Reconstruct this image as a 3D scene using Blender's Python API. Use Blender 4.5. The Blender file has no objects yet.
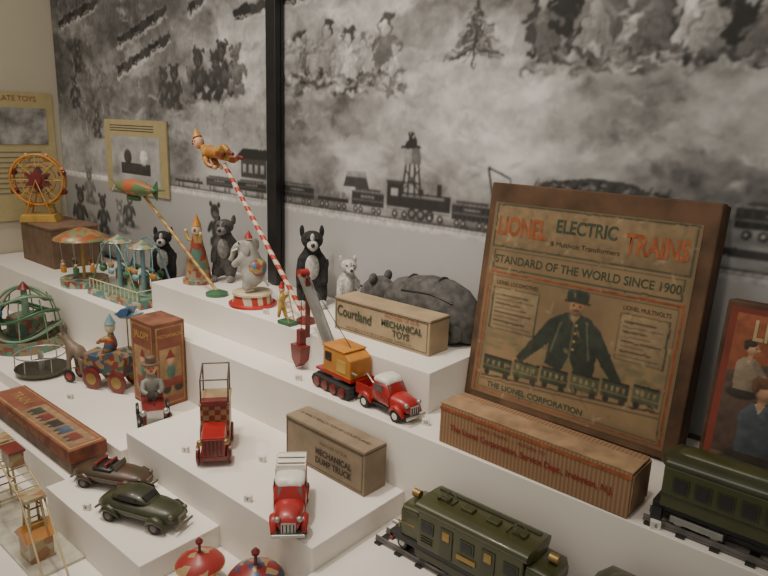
import bpy, math, random
import numpy as np
from mathutils import Vector, Matrix, Euler
random.seed(3)
pi=math.pi
C=bpy.context.collection
# ---------------------------------------------------------------- materials
_m={}
def M(name,col,rough=.55,metal=0.0,var=.18,scale=25.0,bump=0.0,coat=0.0,col2=None):
    if name in _m: return _m[name]
    m=bpy.data.materials.new(name);m.use_nodes=True;nt=m.node_tree;b=nt.nodes["Principled BSDF"]
    b.inputs["Roughness"].default_value=rough;b.inputs["Metallic"].default_value=metal
    b.inputs["Coat Weight"].default_value=coat
    tc=nt.nodes.new("ShaderNodeTexCoord");no=nt.nodes.new("ShaderNodeTexNoise")
    no.inputs["Scale"].default_value=scale;no.inputs["Detail"].default_value=6
    nt.links.new(tc.outputs["Object"],no.inputs["Vector"])
    cr=nt.nodes.new("ShaderNodeValToRGB")
    lo=[max(0,c*(1-var)) for c in col];hi=[min(1,c*(1+var)) for c in col]
    if col2: lo=col2;hi=col
    cr.color_ramp.elements[0].position=.35;cr.color_ramp.elements[1].position=.65
    cr.color_ramp.elements[0].color=(*lo,1);cr.color_ramp.elements[1].color=(*hi,1)
    nt.links.new(no.outputs["Fac"],cr.inputs["Fac"]);nt.links.new(cr.outputs["Color"],b.inputs["Base Color"])
    if bump:
        bp=nt.nodes.new("ShaderNodeBump");bp.inputs["Strength"].default_value=bump;bp.inputs["Distance"].default_value=.002
        nt.links.new(no.outputs["Fac"],bp.inputs["Height"]);nt.links.new(bp.outputs["Normal"],b.inputs["Normal"])
    _m[name]=m;return m
def litho(name,cols,scale=40,rough=.35):
    if name in _m: return _m[name]
    m=bpy.data.materials.new(name);m.use_nodes=True;nt=m.node_tree;b=nt.nodes["Principled BSDF"]
    b.inputs["Roughness"].default_value=rough
    tc=nt.nodes.new("ShaderNodeTexCoord");v=nt.nodes.new("ShaderNodeTexVoronoi");v.inputs["Scale"].default_value=scale
    nt.links.new(tc.outputs["Object"],v.inputs["Vector"])
    sp=nt.nodes.new("ShaderNodeSeparateColor");nt.links.new(v.outputs["Color"],sp.inputs[0])
    cr=nt.nodes.new("ShaderNodeValToRGB");cr.color_ramp.interpolation='CONSTANT'
    e=cr.color_ramp.elements
    while len(e)<len(cols): e.new(.5)
    for i,c in enumerate(cols): e[i].position=i/len(cols);e[i].color=(*c,1)
    nt.links.new(sp.outputs[0],cr.inputs["Fac"]);nt.links.new(cr.outputs["Color"],b.inputs["Base Color"])
    _m[name]=m;return m
def stripes(name,c1,c2,scale,rot=(0,0,0),duty=.5,kind='BANDS',rough=.4):
    if name in _m: return _m[name]
    m=bpy.data.materials.new(name);m.use_nodes=True;nt=m.node_tree;b=nt.nodes["Principled BSDF"]
    b.inputs["Roughness"].default_value=rough
    tc=nt.nodes.new("ShaderNodeTexCoord");mp=nt.nodes.new("ShaderNodeMapping");mp.inputs["Rotation"].default_value=rot
    nt.links.new(tc.outputs["Object"],mp.inputs["Vector"])
    w=nt.nodes.new("ShaderNodeTexWave");w.wave_type=kind;w.bands_direction='Z';w.inputs["Scale"].default_value=scale
    nt.links.new(mp.outputs[0],w.inputs["Vector"])
    cr=nt.nodes.new("ShaderNodeValToRGB");cr.color_ramp.interpolation='CONSTANT'
    cr.color_ramp.elements[0].color=(*c1,1);cr.color_ramp.elements[1].position=duty;cr.color_ramp.elements[1].color=(*c2,1)
    nt.links.new(w.outputs["Fac"],cr.inputs["Fac"]);nt.links.new(cr.outputs["Color"],b.inputs["Base Color"])
    _m[name]=m;return m
def checks(name,c1,c2,scale):
    if name in _m: return _m[name]
    m=bpy.data.materials.new(name);m.use_nodes=True;nt=m.node_tree;b=nt.nodes["Principled BSDF"]
    b.inputs["Roughness"].default_value=.4
    tc=nt.nodes.new("ShaderNodeTexCoord");w=nt.nodes.new("ShaderNodeTexChecker");w.inputs["Scale"].default_value=scale
    w.inputs[1].default_value=(*c1,1);w.inputs[2].default_value=(*c2,1)
    nt.links.new(tc.outputs["Object"],w.inputs["Vector"]);nt.links.new(w.outputs[0],b.inputs["Base Color"])
    _m[name]=m;return m
# ---------------------------------------------------------------- geometry helpers
def link(ob,par=None):
    C.objects.link(ob)
    if par is not None: ob.parent=par
    return ob
def group(name,loc=(0,0,0),rot=(0,0,0),s=1):
    e=bpy.data.objects.new(name,None);e.empty_display_size=.02;e.location=loc;e.rotation_euler=rot;e.scale=(s,s,s);C.objects.link(e);return e
def mesh(name,par,V,F,mat,loc=(0,0,0),rot=(0,0,0),smooth=False,bev=0,E=[]):
    me=bpy.data.meshes.new(name);me.from_pydata(V,E,F);me.update()
    if mat is not None: me.materials.append(mat)
    if smooth:
        for p in me.polygons:p.use_smooth=True
    ob=bpy.data.objects.new(name,me);ob.location=loc;ob.rotation_euler=rot;link(ob,par)
    if bev:
        b=ob.modifiers.new("b",'BEVEL');b.width=bev;b.segments=2;b.limit_method='ANGLE'
    return ob
def box(name,par,c,s,mat,rot=(0,0,0),bev=0.0):
    x,y,z=[k/2 for k in s]
    V=[(-x,-y,-z),(x,-y,-z),(x,y,-z),(-x,y,-z),(-x,-y,z),(x,-y,z),(x,y,z),(-x,y,z)]
    F=[(0,3,2,1),(4,5,6,7),(0,1,5,4),(1,2,6,5),(2,3,7,6),(3,0,4,7)]
    return mesh(name,par,V,F,mat,c,rot,bev=bev)
def lathe(name,par,c,prof,mat,rot=(0,0,0),seg=28,smooth=True,scale=(1,1,1)):
    V=[];F=[];n=len(prof)
    for i in range(seg):
        a=2*pi*i/seg
        for r,z in prof: V.append((r*math.cos(a)*scale[0],r*math.sin(a)*scale[1],z*scale[2]))
    for i in range(seg):
        j=(i+1)%seg
        for k in range(n-1): F.append((i*n+k,j*n+k,j*n+k+1,i*n+k+1))
    F.append(tuple(i*n for i in range(seg))[::-1]);F.append(tuple(i*n+n-1 for i in range(seg)))
    ob=mesh(name,par,V,F,mat,c,rot,smooth=smooth)
    if smooth:
        m=ob.modifiers.new("e",'EDGE_SPLIT');m.split_angle=math.radians(40)
    return ob
def cyl(name,par,c,r,h,mat,rot=(0,0,0),r2=None,seg=24):
    return lathe(name,par,c,[(r,-h/2),(r if r2 is None else r2,h/2)],mat,rot,seg)
def sph(name,par,c,r,mat,rot=(0,0,0),seg=20):
    if not hasattr(r,'__len__'): r=(r,r,r)
    n=12;prof=[(max(1e-4,math.sin(pi*i/n)),-math.cos(pi*i/n)) for i in range(n+1)]
    return lathe(name,par,c,prof,mat,rot,seg,True,r)
def tube(name,par,pts,r,mat,cyc=False,res=3):
    cu=bpy.data.curves.new(name,'CURVE');cu.dimensions='3D';cu.bevel_depth=r;cu.bevel_resolution=res;cu.use_fill_caps=True
    s=cu.splines.new('POLY');s.points.add(len(pts)-1)
    for i,p in enumerate(pts): s.points[i].co=(*p,1)
    s.use_cyclic_u=cyc
    cu.materials.append(mat)
    ob=bpy.data.objects.new(name,cu);return link(ob,par)
def ring(name,par,c,R,r,mat,axis='z',n=32,rx=1,ry=1):
    pts=[]
    for i in range(n):
        a=2*pi*i/n;p=(R*rx*math.cos(a),R*ry*math.sin(a))
        if axis=='z': q=(p[0],p[1],0)
        elif axis=='y': q=(p[0],0,p[1])
        else: q=(0,p[0],p[1])
        pts.append((c[0]+q[0],c[1]+q[1],c[2]+q[2]))
    return tube(name,par,pts,r,mat,True)
def extr(name,par,pts,th,mat,loc=(0,0,0),rot=(0,0,0),bev=0,smooth=False):
    """outline in local XZ plane, extruded along Y (centred)"""
    n=len(pts);V=[(x,-th/2,z) for x,z in pts]+[(x,th/2,z) for x,z in pts]
    F=[tuple(range(n)),tuple(range(2*n-1,n-1,-1))]
    for i in range(n):
        j=(i+1)%n;F.append((i,i+n,j+n,j))
    return mesh(name,par,V,F,mat,loc,rot,bev=bev)
def loft(name,par,secs,mat,pw=2.6,seg=24,loc=(0,0,0),rot=(0,0,0),sub=1):
    """sections along X: (x,halfwidth,z0,z1)"""
    V=[];F=[]
    for s in secs:
        x,hw,za,zb=s[:4];yo=s[4] if len(s)>4 else 0
        for i in range(seg):
            a=2*pi*i/seg;ca,sa=math.cos(a),math.sin(a)
            V.append((x,yo+hw*math.copysign(abs(ca)**(2/pw),ca),(za+zb)/2+(zb-za)/2*math.copysign(abs(sa)**(2/pw),sa)))
    n=len(secs)
    for k in range(n-1):
        for i in range(seg):
            j=(i+1)%seg;F.append((k*seg+i,(k+1)*seg+i,(k+1)*seg+j,k*seg+j))
    F.append(tuple(range(seg)));F.append(tuple((n-1)*seg+i for i in range(seg))[::-1])
    ob=mesh(name,par,V,F,mat,loc,rot,smooth=True)
    m=ob.modifiers.new("e",'EDGE_SPLIT');m.split_angle=math.radians(45)
    return ob
def skin(name,par,V,E,R,mat,loc=(0,0,0),rot=(0,0,0),sub=2):
    me=bpy.data.meshes.new(name);me.from_pydata(V,E,[]);me.update();me.materials.append(mat)
    ob=bpy.data.objects.new(name,me);ob.location=loc;ob.rotation_euler=rot;link(ob,par)
    s=ob.modifiers.new("s",'SKIN');s.use_smooth_shade=True
    sv=me.skin_vertices[0].data
    for i,r in enumerate(R): sv[i].radius=(r,r) if not hasattr(r,'__len__') else r
    sv[0].use_root=True
    b=ob.modifiers.new("u",'SUBSURF');b.levels=sub;b.render_levels=sub
    return ob
def text(name,par,s,loc,size,mat,rot=(pi/2,0,0),sx=1.0,align='CENTER',off=0.0):
    cu=bpy.data.curves.new(name,'FONT');cu.body=s;cu.size=size;cu.align_x=align;cu.align_y='CENTER';cu.offset=off
    tmp=bpy.data.objects.new("tmp",cu);C.objects.link(tmp)
    bpy.context.view_layer.update()
    me=bpy.data.meshes.new_from_object(tmp.evaluated_get(bpy.context.evaluated_depsgraph_get()))
    bpy.data.objects.remove(tmp)
    me.materials.clear();me.materials.append(mat)
    ob=bpy.data.objects.new(name,me);ob.location=loc;ob.rotation_euler=rot;ob.scale=(sx,1,1);return link(ob,par)
class Flat:
    """printed line work lying in an XZ plane"""
    def __init__(s,name,par,y,dy=.00025,step=True): s.V=[];s.F=[];s.m=[];s.idx=[];s.y=y;s.dy=dy;s.name=name;s.par=par
    def poly(s,pts,mat):
        s.y-=s.dy;b=len(s.V);s.V+=[(x,s.y,z) for x,z in pts];s.F.append(tuple(range(b,b+len(pts))))
        if mat not in s.m: s.m.append(mat)
        s.idx.append(s.m.index(mat))
    def rect(s,x0,z0,x1,z1,mat): s.poly([(x0,z0),(x1,z0),(x1,z1),(x0,z1)],mat)
    def frame(s,x0,z0,x1,z1,w,mat):
        s.rect(x0,z0,x1,z0+w,mat);s.rect(x0,z1-w,x1,z1,mat);s.rect(x0,z0,x0+w,z1,mat);s.rect(x1-w,z0,x1,z1,mat)
    def done(s,loc=(0,0,0),rot=(0,0,0)):
        me=bpy.data.meshes.new(s.name);me.from_pydata(s.V,[],s.F);me.update()
        for m in s.m: me.materials.append(m)
        for p,i in zip(me.polygons,s.idx): p.material_index=i
        ob=bpy.data.objects.new(s.name,me);ob.location=loc;ob.rotation_euler=rot;return link(ob,s.par)
rng=np.random.default_rng(7)
def vnoise(X,Z,fx,fz,octs=5,gain=.55):
    out=np.zeros_like(X);amp=1;tot=0
    for o in range(octs):
        G=rng.random((256,256)).astype(np.float32);u=X*fx+13.7*o+40;v=Z*fz+7.1*o+40
        iu=np.floor(u).astype(int);iv=np.floor(v).astype(int);a=u-iu;b=v-iv;a=a*a*(3-2*a);b=b*b*(3-2*b)
        g=lambda i,j:G[i%256,j%256]
        out+=amp*((g(iu,iv)*(1-a)+g(iu+1,iv)*a)*(1-b)+(g(iu,iv+1)*(1-a)+g(iu+1,iv+1)*a)*b);tot+=amp
        amp*=gain;fx*=2.03;fz*=2.03
    return out/tot
class Paint:
    """photographic print: tones stored per vertex on a fine flat sheet (a real printed sheet on its surface)"""
    def __init__(s,x0,x1,z0,z1,res):
        s.x0,s.z0,s.res=x0,z0,res;s.nx=int((x1-x0)/res)+1;s.nz=int((z1-z0)/res)+1
        s.X,s.Z=np.meshgrid(x0+np.arange(s.nx)*res,z0+np.arange(s.nz)*res);s.X=s.X.astype(np.float32);s.Z=s.Z.astype(np.float32)
        s.img=np.zeros((s.nz,s.nx,3),np.float32);s.grain=vnoise(s.X,s.Z,90,90,3)[...,None]
    def win(s,xa,xb,za,zb):
        i0=max(0,int((xa-s.x0)/s.res)-1);i1=min(s.nx,int((xb-s.x0)/s.res)+2);j0=max(0,int((za-s.z0)/s.res)-1);j1=min(s.nz,int((zb-s.z0)/s.res)+2)
        return (slice(j0,j1),slice(i0,i1)) if i1>i0 and j1>j0 else None
    def put(s,w,mask,t,shade=None):
        t=np.array([t,t,t] if not hasattr(t,'__len__') else t,np.float32)
        c=t[None,None,:]*(.6+.8*s.grain[w])
        if shade is not None: c=c*shade[...,None]
        s.img[w]=s.img[w]*(1-mask[...,None])+c*mask[...,None]
    def ell(s,x,z,rx,rz,t,a=0,soft=.22,al=1,sh=1):
        m=max(rx,rz);w=s.win(x-m,x+m,z-m,z+m)
        if w is None: return
        dx,dz=s.X[w]-x,s.Z[w]-z;ca,sa=math.cos(a),math.sin(a);p=(dx*ca+dz*sa)/rx;q=(-dx*sa+dz*ca)/rz
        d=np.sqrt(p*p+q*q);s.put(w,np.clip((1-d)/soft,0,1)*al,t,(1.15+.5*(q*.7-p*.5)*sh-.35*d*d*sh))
    def line(s,x0,z0,x1,z1,wd,t,al=1):
        w=s.win(min(x0,x1)-wd,max(x0,x1)+wd,min(z0,z1)-wd,max(z0,z1)+wd)
        if w is None: return
        dx,dz=x1-x0,z1-z0;L=dx*dx+dz*dz+1e-9;px,pz=s.X[w]-x0,s.Z[w]-z0;h=np.clip((px*dx+pz*dz)/L,0,1)
        d=np.hypot(px-dx*h,pz-dz*h);s.put(w,np.clip((wd/2-d)/s.res+.5,0,1)*al,t)
    def poly(s,P,t,al=1):
        xs=[p[0] for p in P];zs=[p[1] for p in P];w=s.win(min(xs),max(xs),min(zs),max(zs))
        if w is None: return
        x,z=s.X[w],s.Z[w];ins=np.zeros(x.shape,bool);n=len(P)
        for i in range(n):
            (xa,za),(xb,zb)=P[i],P[(i+1)%n]
            if za==zb: continue
            ins^=((za>z)!=(zb>z))&(x<(xb-xa)*(z-za)/(zb-za)+xa)
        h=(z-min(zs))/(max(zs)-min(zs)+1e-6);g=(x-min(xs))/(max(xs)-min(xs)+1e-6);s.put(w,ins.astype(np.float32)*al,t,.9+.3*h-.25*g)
    def rect(s,x0,z0,x1,z1,t,al=1): s.poly([(x0,z0),(x1,z0),(x1,z1),(x0,z1)],t,al)
    def frame(s,x0,z0,x1,z1,w,t):
        s.rect(x0,z0,x1,z0+w,t);s.rect(x0,z1-w,x1,z1,t);s.rect(x0,z0,x0+w,z1,t);s.rect(x1-w,z0,x1,z1,t)
    def warp(s,amt):
        """organic irregularity of a grainy enlargement; amt = per-pixel strength array (in samples)"""
        wx=(vnoise(s.X,s.Z,60,60,3)-.5)*2*amt;wz=(vnoise(s.X,s.Z,60,60,3)-.5)*2*amt
        jj,ii=np.meshgrid(np.arange(s.nz),np.arange(s.nx),indexing='ij')
        s.img=s.img[np.clip(np.rint(jj+wz).astype(int),0,s.nz-1),np.clip(np.rint(ii+wx).astype(int),0,s.nx-1)]
    def blur(s,n=1):
        for _ in range(n):
            p=np.pad(s.img,((1,1),(1,1),(0,0)),'edge');s.img=(p[1:-1,1:-1]*2+p[:-2,1:-1]+p[2:,1:-1]+p[1:-1,:-2]+p[1:-1,2:])/6
    def done(s,name,par,y=0,rough=.7,loc=(0,0,0),rot=(0,0,0)):
        n=s.nx*s.nz;co=np.empty((n,3),np.float32);co[:,0]=s.X.ravel();co[:,1]=y;co[:,2]=s.Z.ravel()
        I=(np.arange(s.nz-1)[:,None]*s.nx+np.arange(s.nx-1)[None,:]).ravel()
        q=np.stack([I,I+1,I+1+s.nx,I+s.nx],1).astype(np.int32)
        me=bpy.data.meshes.new(name);me.vertices.add(n);me.vertices.foreach_set("co",co.ravel())
        me.loops.add(q.size);me.loops.foreach_set("vertex_index",q.ravel());me.polygons.add(len(q));me.polygons.foreach_set("loop_start",np.arange(0,q.size,4,dtype=np.int32))
        me.update(calc_edges=True)
        at=me.color_attributes.new("print","FLOAT_COLOR","POINT");c=np.ones((n,4),np.float32);c[:,:3]=np.clip(s.img.reshape(n,3),0,1);at.data.foreach_set("color",c.ravel())
        m=bpy.data.materials.new(name+"_print");m.use_nodes=True;nt=m.node_tree;b=nt.nodes["Principled BSDF"];b.inputs["Roughness"].default_value=rough
        a=nt.nodes.new("ShaderNodeAttribute");a.attribute_name="print";nt.links.new(a.outputs["Color"],b.inputs["Base Color"]);me.materials.append(m)
        ob=bpy.data.objects.new(name,me);ob.location=loc;ob.rotation_euler=rot;return link(ob,par)
def wheels(par,xs,ys,z,r,w,tyre,hub,pre="wheel"):
    k=0
    for x in xs:
        for y in ys:
            k+=1
            lathe("%s_%d"%(pre,k),par,(x,y,z),[(r*.55,-w/2),(r*.92,-w/2),(r,-w*.3),(r,w*.3),(r*.92,w/2),(r*.55,w/2)],tyre,(pi/2,0,0),20)
            lathe("%s_hub_%d"%(pre,k),par,(x,y,z),[(r*.2,-w*.62),(r*.55,-w*.5),(r*.55,w*.5),(r*.2,w*.62)],hub,(pi/2,0,0),16)
# common colours
white=M("white_painted_step",(.80,.76,.70),.6,var=.03,scale=4)
cream=M("cream_wall",(.60,.55,.43),.8,var=.04,scale=3)
black=M("black_enamel",(.02,.02,.022),.4)
rubber=M("black_rubber",(.025,.024,.023),.7)
red=M("red_tin",(.36,.022,.02),.32,var=.2,coat=.3)
dred=M("dark_red_tin",(.16,.02,.018),.35,coat=.3)
cream_t=M("cream_tin",(.6,.52,.35),.4)
whitet=M("white_tin",(.74,.71,.64),.35,var=.06)
yel=M("yellow_tin",(.5,.32,.08),.4)
orange=M("orange_tin",(.52,.22,.04),.4)
green=M("green_tin",(.05,.14,.07),.35)
lgreen=M("light_green_tin",(.17,.28,.19),.4)
olive=M("olive_green_enamel",(.052,.058,.020),.33,var=.12,coat=.4)
olived=M("dark_olive_enamel",(.03,.036,.015),.35,coat=.3)
blue=M("blue_tin",(.06,.13,.28),.35)
lblue=M("light_blue_tin",(.2,.34,.38),.4)
silver=M("tinplate",(.45,.45,.43),.38,metal=.8)
brass=M("brass",(.34,.24,.09),.42,metal=.8)
skinc=M("painted_flesh",(.58,.34,.21),.5)
brown=M("aged_brown_board",(.075,.04,.022),.8,var=.35,scale=18,bump=.4)
g1=M("ink_dark",(.07,.07,.065),.7);g2=M("ink_mid",(.2,.2,.19),.7)
# ---------------------------------------------------------------- room shell
YW=1.24
box("floor",None,(-1,0,-.05),(6,6,.1),M("grey_floor",(.2,.19,.18),.7))
box("wall_left",None,(-2.87,0,1.25),(.1,5,2.5),cream)
box("wall_back",None,(-1,YW+.06,1.25),(3.84,.1,2.5),cream)
def steps(name,xa,xb,ya,yb,za,zb): box(name,None,((xa+xb)/2,(ya+yb)/2,(za+zb)/2),(xb-xa,yb-ya,zb-za),white,bev=.0015)
XR=.9
zB,zL4,zR,z3b,z3,z2,z1=.66,.75,.78,.785,.825,.95,1.036
y2=.886
YB=YW-.004
steps("display_plinth",-2.81,XR,.22,YB,0,zB)
steps("display_step_top_tier",-1.70,-.69,.97,YB,z2,z1)
steps("display_step_middle_tier",-2.81,XR,y2,YB,zB,z2)
steps("display_step_lower_tier",-1.27,-.675,.645,y2,zB,z3)
steps("display_step_side_tier",-2.81,-1.27,.63,y2,zB,z3b)
steps("display_step_train_tier",-.675,XR,.45,y2,zB,zR)
steps("display_step_box_tier",-2.81,-1.30,.52,.63,zB,zL4)
steps("display_step_car_tier",-1.30,-.93,.48,.645,zB,zL4)
steps("display_step_spinner_tier",-.93,-.68,.45,.645,zB,.705)
# ---------------------------------------------------------------- mural
mural=group("photo_mural")
A=Paint(-2.815,.25,.96,1.99,.0022)
t0,t1,t2,t3,t4=.014,.05,.17,.38,.66
hill=vnoise(A.X,A.Z,2.4,3.8,4,.5);mid=vnoise(A.X+.3*hill,A.Z,8,14,5,.6);fin=vnoise(A.X,A.Z,45,55,4,.65);swirl=vnoise(A.X+.25*mid,A.Z+.2*hill,5,11,4,.55)
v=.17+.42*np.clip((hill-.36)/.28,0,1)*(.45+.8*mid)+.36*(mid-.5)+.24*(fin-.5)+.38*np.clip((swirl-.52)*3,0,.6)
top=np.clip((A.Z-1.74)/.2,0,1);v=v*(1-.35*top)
snow_band=np.exp(-((A.X+1.0)/.35)**2-((A.Z-1.42)/.09)**2);v=v+.15*snow_band  # paler snow band printed behind the train
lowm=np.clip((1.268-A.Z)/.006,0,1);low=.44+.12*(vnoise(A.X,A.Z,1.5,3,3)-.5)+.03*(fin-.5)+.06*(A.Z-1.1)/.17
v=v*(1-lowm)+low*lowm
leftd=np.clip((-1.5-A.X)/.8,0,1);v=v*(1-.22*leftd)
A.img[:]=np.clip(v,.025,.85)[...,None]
def R(a,b): return random.uniform(a,b)
for k in range(420):
    x,z=R(-2.8,.2),R(1.40,1.95);A.ell(x,z,R(.01,.06),R(.003,.014),random.choice((t1,t2,t3,t4,t4)),R(-.5,.5),.8,R(.12,.4))
for k in range(260):
    x=R(-2.8,-1.45);z=R(1.42,1.95);A.line(x,z,x+R(-.01,.01),z+R(.02,.06),.004,random.choice((t0,t1,t2,t4)),R(.2,.6))
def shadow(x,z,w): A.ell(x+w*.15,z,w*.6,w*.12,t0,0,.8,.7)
def teddy(x,z,h,m,m2,sx=.8):
    w=h*sx;q=R(-.1,.1)*w;shadow(x,z+h*.02,w)
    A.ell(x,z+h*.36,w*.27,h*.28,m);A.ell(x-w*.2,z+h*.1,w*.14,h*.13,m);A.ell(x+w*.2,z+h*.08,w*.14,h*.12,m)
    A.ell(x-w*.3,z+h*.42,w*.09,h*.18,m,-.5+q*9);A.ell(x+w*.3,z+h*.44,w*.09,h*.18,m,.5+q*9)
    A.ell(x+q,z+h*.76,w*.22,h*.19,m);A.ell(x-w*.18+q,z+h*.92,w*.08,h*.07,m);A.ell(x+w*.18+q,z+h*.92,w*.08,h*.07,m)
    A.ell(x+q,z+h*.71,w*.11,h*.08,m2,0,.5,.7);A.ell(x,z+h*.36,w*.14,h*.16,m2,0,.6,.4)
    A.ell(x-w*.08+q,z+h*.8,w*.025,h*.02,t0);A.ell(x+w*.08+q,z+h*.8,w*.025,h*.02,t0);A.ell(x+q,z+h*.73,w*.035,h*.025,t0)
def doll(x,z,h,m,hat,face=.34,sx=.7):
    w=h*sx;q=R(-.16,.16)*w;shadow(x,z+h*.02,w)
    A.line(x-w*.12,z,x-w*.1,z+h*.3,w*.12,t1);A.line(x+w*.16,z+h*.02,x+w*.12,z+h*.3,w*.12,t1);A.ell(x-w*.14,z+.01*h,w*.1,h*.03,t0);A.ell(x+w*.2,z+.02*h,w*.1,h*.03,t0)
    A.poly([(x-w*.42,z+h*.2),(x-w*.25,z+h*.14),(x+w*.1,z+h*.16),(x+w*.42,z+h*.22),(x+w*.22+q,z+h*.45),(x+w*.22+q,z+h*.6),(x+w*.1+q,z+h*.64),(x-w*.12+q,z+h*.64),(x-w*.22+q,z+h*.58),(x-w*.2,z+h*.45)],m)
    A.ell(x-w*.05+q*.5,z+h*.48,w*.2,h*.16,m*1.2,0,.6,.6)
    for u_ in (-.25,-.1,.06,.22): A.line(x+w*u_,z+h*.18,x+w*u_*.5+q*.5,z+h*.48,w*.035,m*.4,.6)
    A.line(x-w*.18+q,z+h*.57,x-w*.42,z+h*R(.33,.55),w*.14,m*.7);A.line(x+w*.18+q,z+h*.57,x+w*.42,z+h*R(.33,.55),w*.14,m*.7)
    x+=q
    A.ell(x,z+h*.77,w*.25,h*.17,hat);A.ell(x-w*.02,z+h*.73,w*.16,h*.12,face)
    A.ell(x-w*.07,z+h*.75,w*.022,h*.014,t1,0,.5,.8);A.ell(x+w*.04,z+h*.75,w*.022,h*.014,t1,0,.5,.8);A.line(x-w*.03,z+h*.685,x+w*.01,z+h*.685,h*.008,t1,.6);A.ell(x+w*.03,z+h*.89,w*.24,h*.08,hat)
def car(xa,z,xb,h,m=t0,kind='box'):
    L=xb-xa
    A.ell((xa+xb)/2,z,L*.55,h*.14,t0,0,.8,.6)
    A.rect(xa,z+h*.28,xb,z+h*(.45 if kind=='flat' else .85),m)
    if kind=='flat':
        for k in range(5): A.ell(xa+L*(.15+.17*k),z+h*.58,L*.08,h*.14,t2)
        A.line(xa,z+h*.47,xb,z+h*.47,h*.04,t2)
    if kind=='loco':
        A.ell(xb-L*.1,z+h*.6,L*.1,h*.25,m);A.rect(xa,z+h*.3,xa+L*.25,z+h*1.15,m);A.rect(xa-L*.02,z+h*1.1,xa+L*.28,z+h*1.2,t1)
        A.rect(xb-L*.2,z+h*.8,xb-L*.14,z+h*1.2,m);A.ell(xb-L*.45,z+h*.9,L*.05,h*.13,m);A.rect(xa+L*.07,z+h*.7,xa+L*.18,z+h*.95,t3)
        A.line(xa+L*.25,z+h*.76,xb-L*.1,z+h*.76,h*.07,t3,.6);A.line(xa,z+h*.33,xb,z+h*.33,h*.05,t3)
        for k in range(3): A.ell(xa+L*(.42+k*.14),z+h*.2,h*.2,h*.2,t0);A.ell(xa+L*(.42+k*.14),z+h*.2,h*.1,h*.1,t2)
    if kind=='box':
        A.rect(xa+L*.1,z+h*.85,xb-L*.1,z+h*.95,t1);A.line(xa,z+h*.5,xb,z+h*.5,h*.04,t2);A.line(xa,z+h*.83,xb,z+h*.83,h*.06,t3,.6)
        A.rect(xa+L*.3,z+h*.6,xa+L*.7,z+h*.68,t3,.6)
        for k in range(9): A.line(xa+L*(.06+k*.11),z+h*.3,xa+L*(.06+k*.11),z+h*.84,.0025,t1)
    for k in range(4): A.ell(xa+L*(.14,.3,.7,.86)[k],z+h*.14,h*.14,h*.14,t0);A.ell(xa+L*(.14,.3,.7,.86)[k],z+h*.14,h*.06,h*.06,t3)
# white ledge with track
A.rect(-2.815,1.256,.25,1.276,.72)
for k in range(160): x=-2.2+k*.015;A.line(x,1.271,x+.004,1.276,.003,t2,.6)
A.line(-2.2,1.279,.2,1.279,.0035,t0);A.line(-2.2,1.271,.2,1.271,.0025,t2)
car(-1.44,1.281,-1.30,.06,t0,'box');car(-1.285,1.281,-1.17,.068,t0,'flat');car(-1.16,1.281,-1.05,.066,t0,'box')
car(-1.04,1.281,-.85,.076,t0,'loco');car(-.845,1.281,-.735,.063,t0,'box');car(-.72,1.281,-.60,.06,t1,'flat')
car(-1.64,1.281,-1.50,.05,t0,'box');car(-1.80,1.281,-1.66,.05,t1,'box');car(-1.98,1.281,-1.82,.05,t0,'flat')
A.poly([(-1.19,1.345),(-1.10,1.345),(-1.11,1.375),(-1.18,1.375)],t1);A.rect(-1.18,1.37,-1.11,1.385,t3)
for dx in (-.022,-.008,.008,.022): A.line(-.965+dx*1.3,1.34,-.965+dx*.8,1.42,.006,t0)
A.line(-.992,1.37,-.938,1.37,.005,t0);A.line(-.99,1.35,-.945,1.40,.004,t0);A.line(-.94,1.35,-.985,1.40,.004,t0)
A.rect(-.99,1.415,-.94,1.45,t3);A.rect(-.965,1.415,-.94,1.45,t2);A.poly([(-.998,1.45),(-.932,1.45),(-.955,1.475),(-.975,1.475)],t0);A.rect(-.972,1.475,-.958,1.487,t0)
A.rect(-1.62,1.335,-1.50,1.39,t1);A.poly([(-1.65,1.39),(-1.47,1.39),(-1.50,1.42),(-1.61,1.42)],t0)
for k in range(4): A.rect(-1.61+k*.028,1.35,-1.595+k*.028,1.375,t3)
A.poly([(-.66,1.375),(-.62,1.40),(-.52,1.415),(-.44,1.41),(-.38,1.385),(-.37,1.375)],t1)
for k in range(60): A.ell(R(-.65,-.37),R(1.375,1.402),R(.006,.016),R(.003,.007),random.choice((t0,t1,t2,t2)),R(-1,1))
for k in range(9): A.line(-.65+k*.033,1.375,-.635+k*.033,1.405,.003,t0)
A.rect(-.67,1.362,-.30,1.376,t0)
A.line(-.735,1.34,-.755,1.42,.006,t0);A.line(-.755,1.42,-.70,1.40,.005,t0);A.line(-.70,1.40,-.69,1.36,.003,t0)
A.rect(-.30,1.30,.2,1.315,t1);car(-.26,1.33,-.10,.07,t0,'box');car(-.08,1.33,.1,.07,t0,'loco')
for k in range(220):
    h_=R(0,1);wd_=.085*(1-h_);A.line(-.81,1.66+.12*h_,-.81+R(-wd_,wd_),1.65+.12*h_-R(.0,.014),.004,random.choice((t0,t0,t1,t1,t3)),.9)
A.line(-.81,1.63,-.81,1.70,.006,t0)
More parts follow.
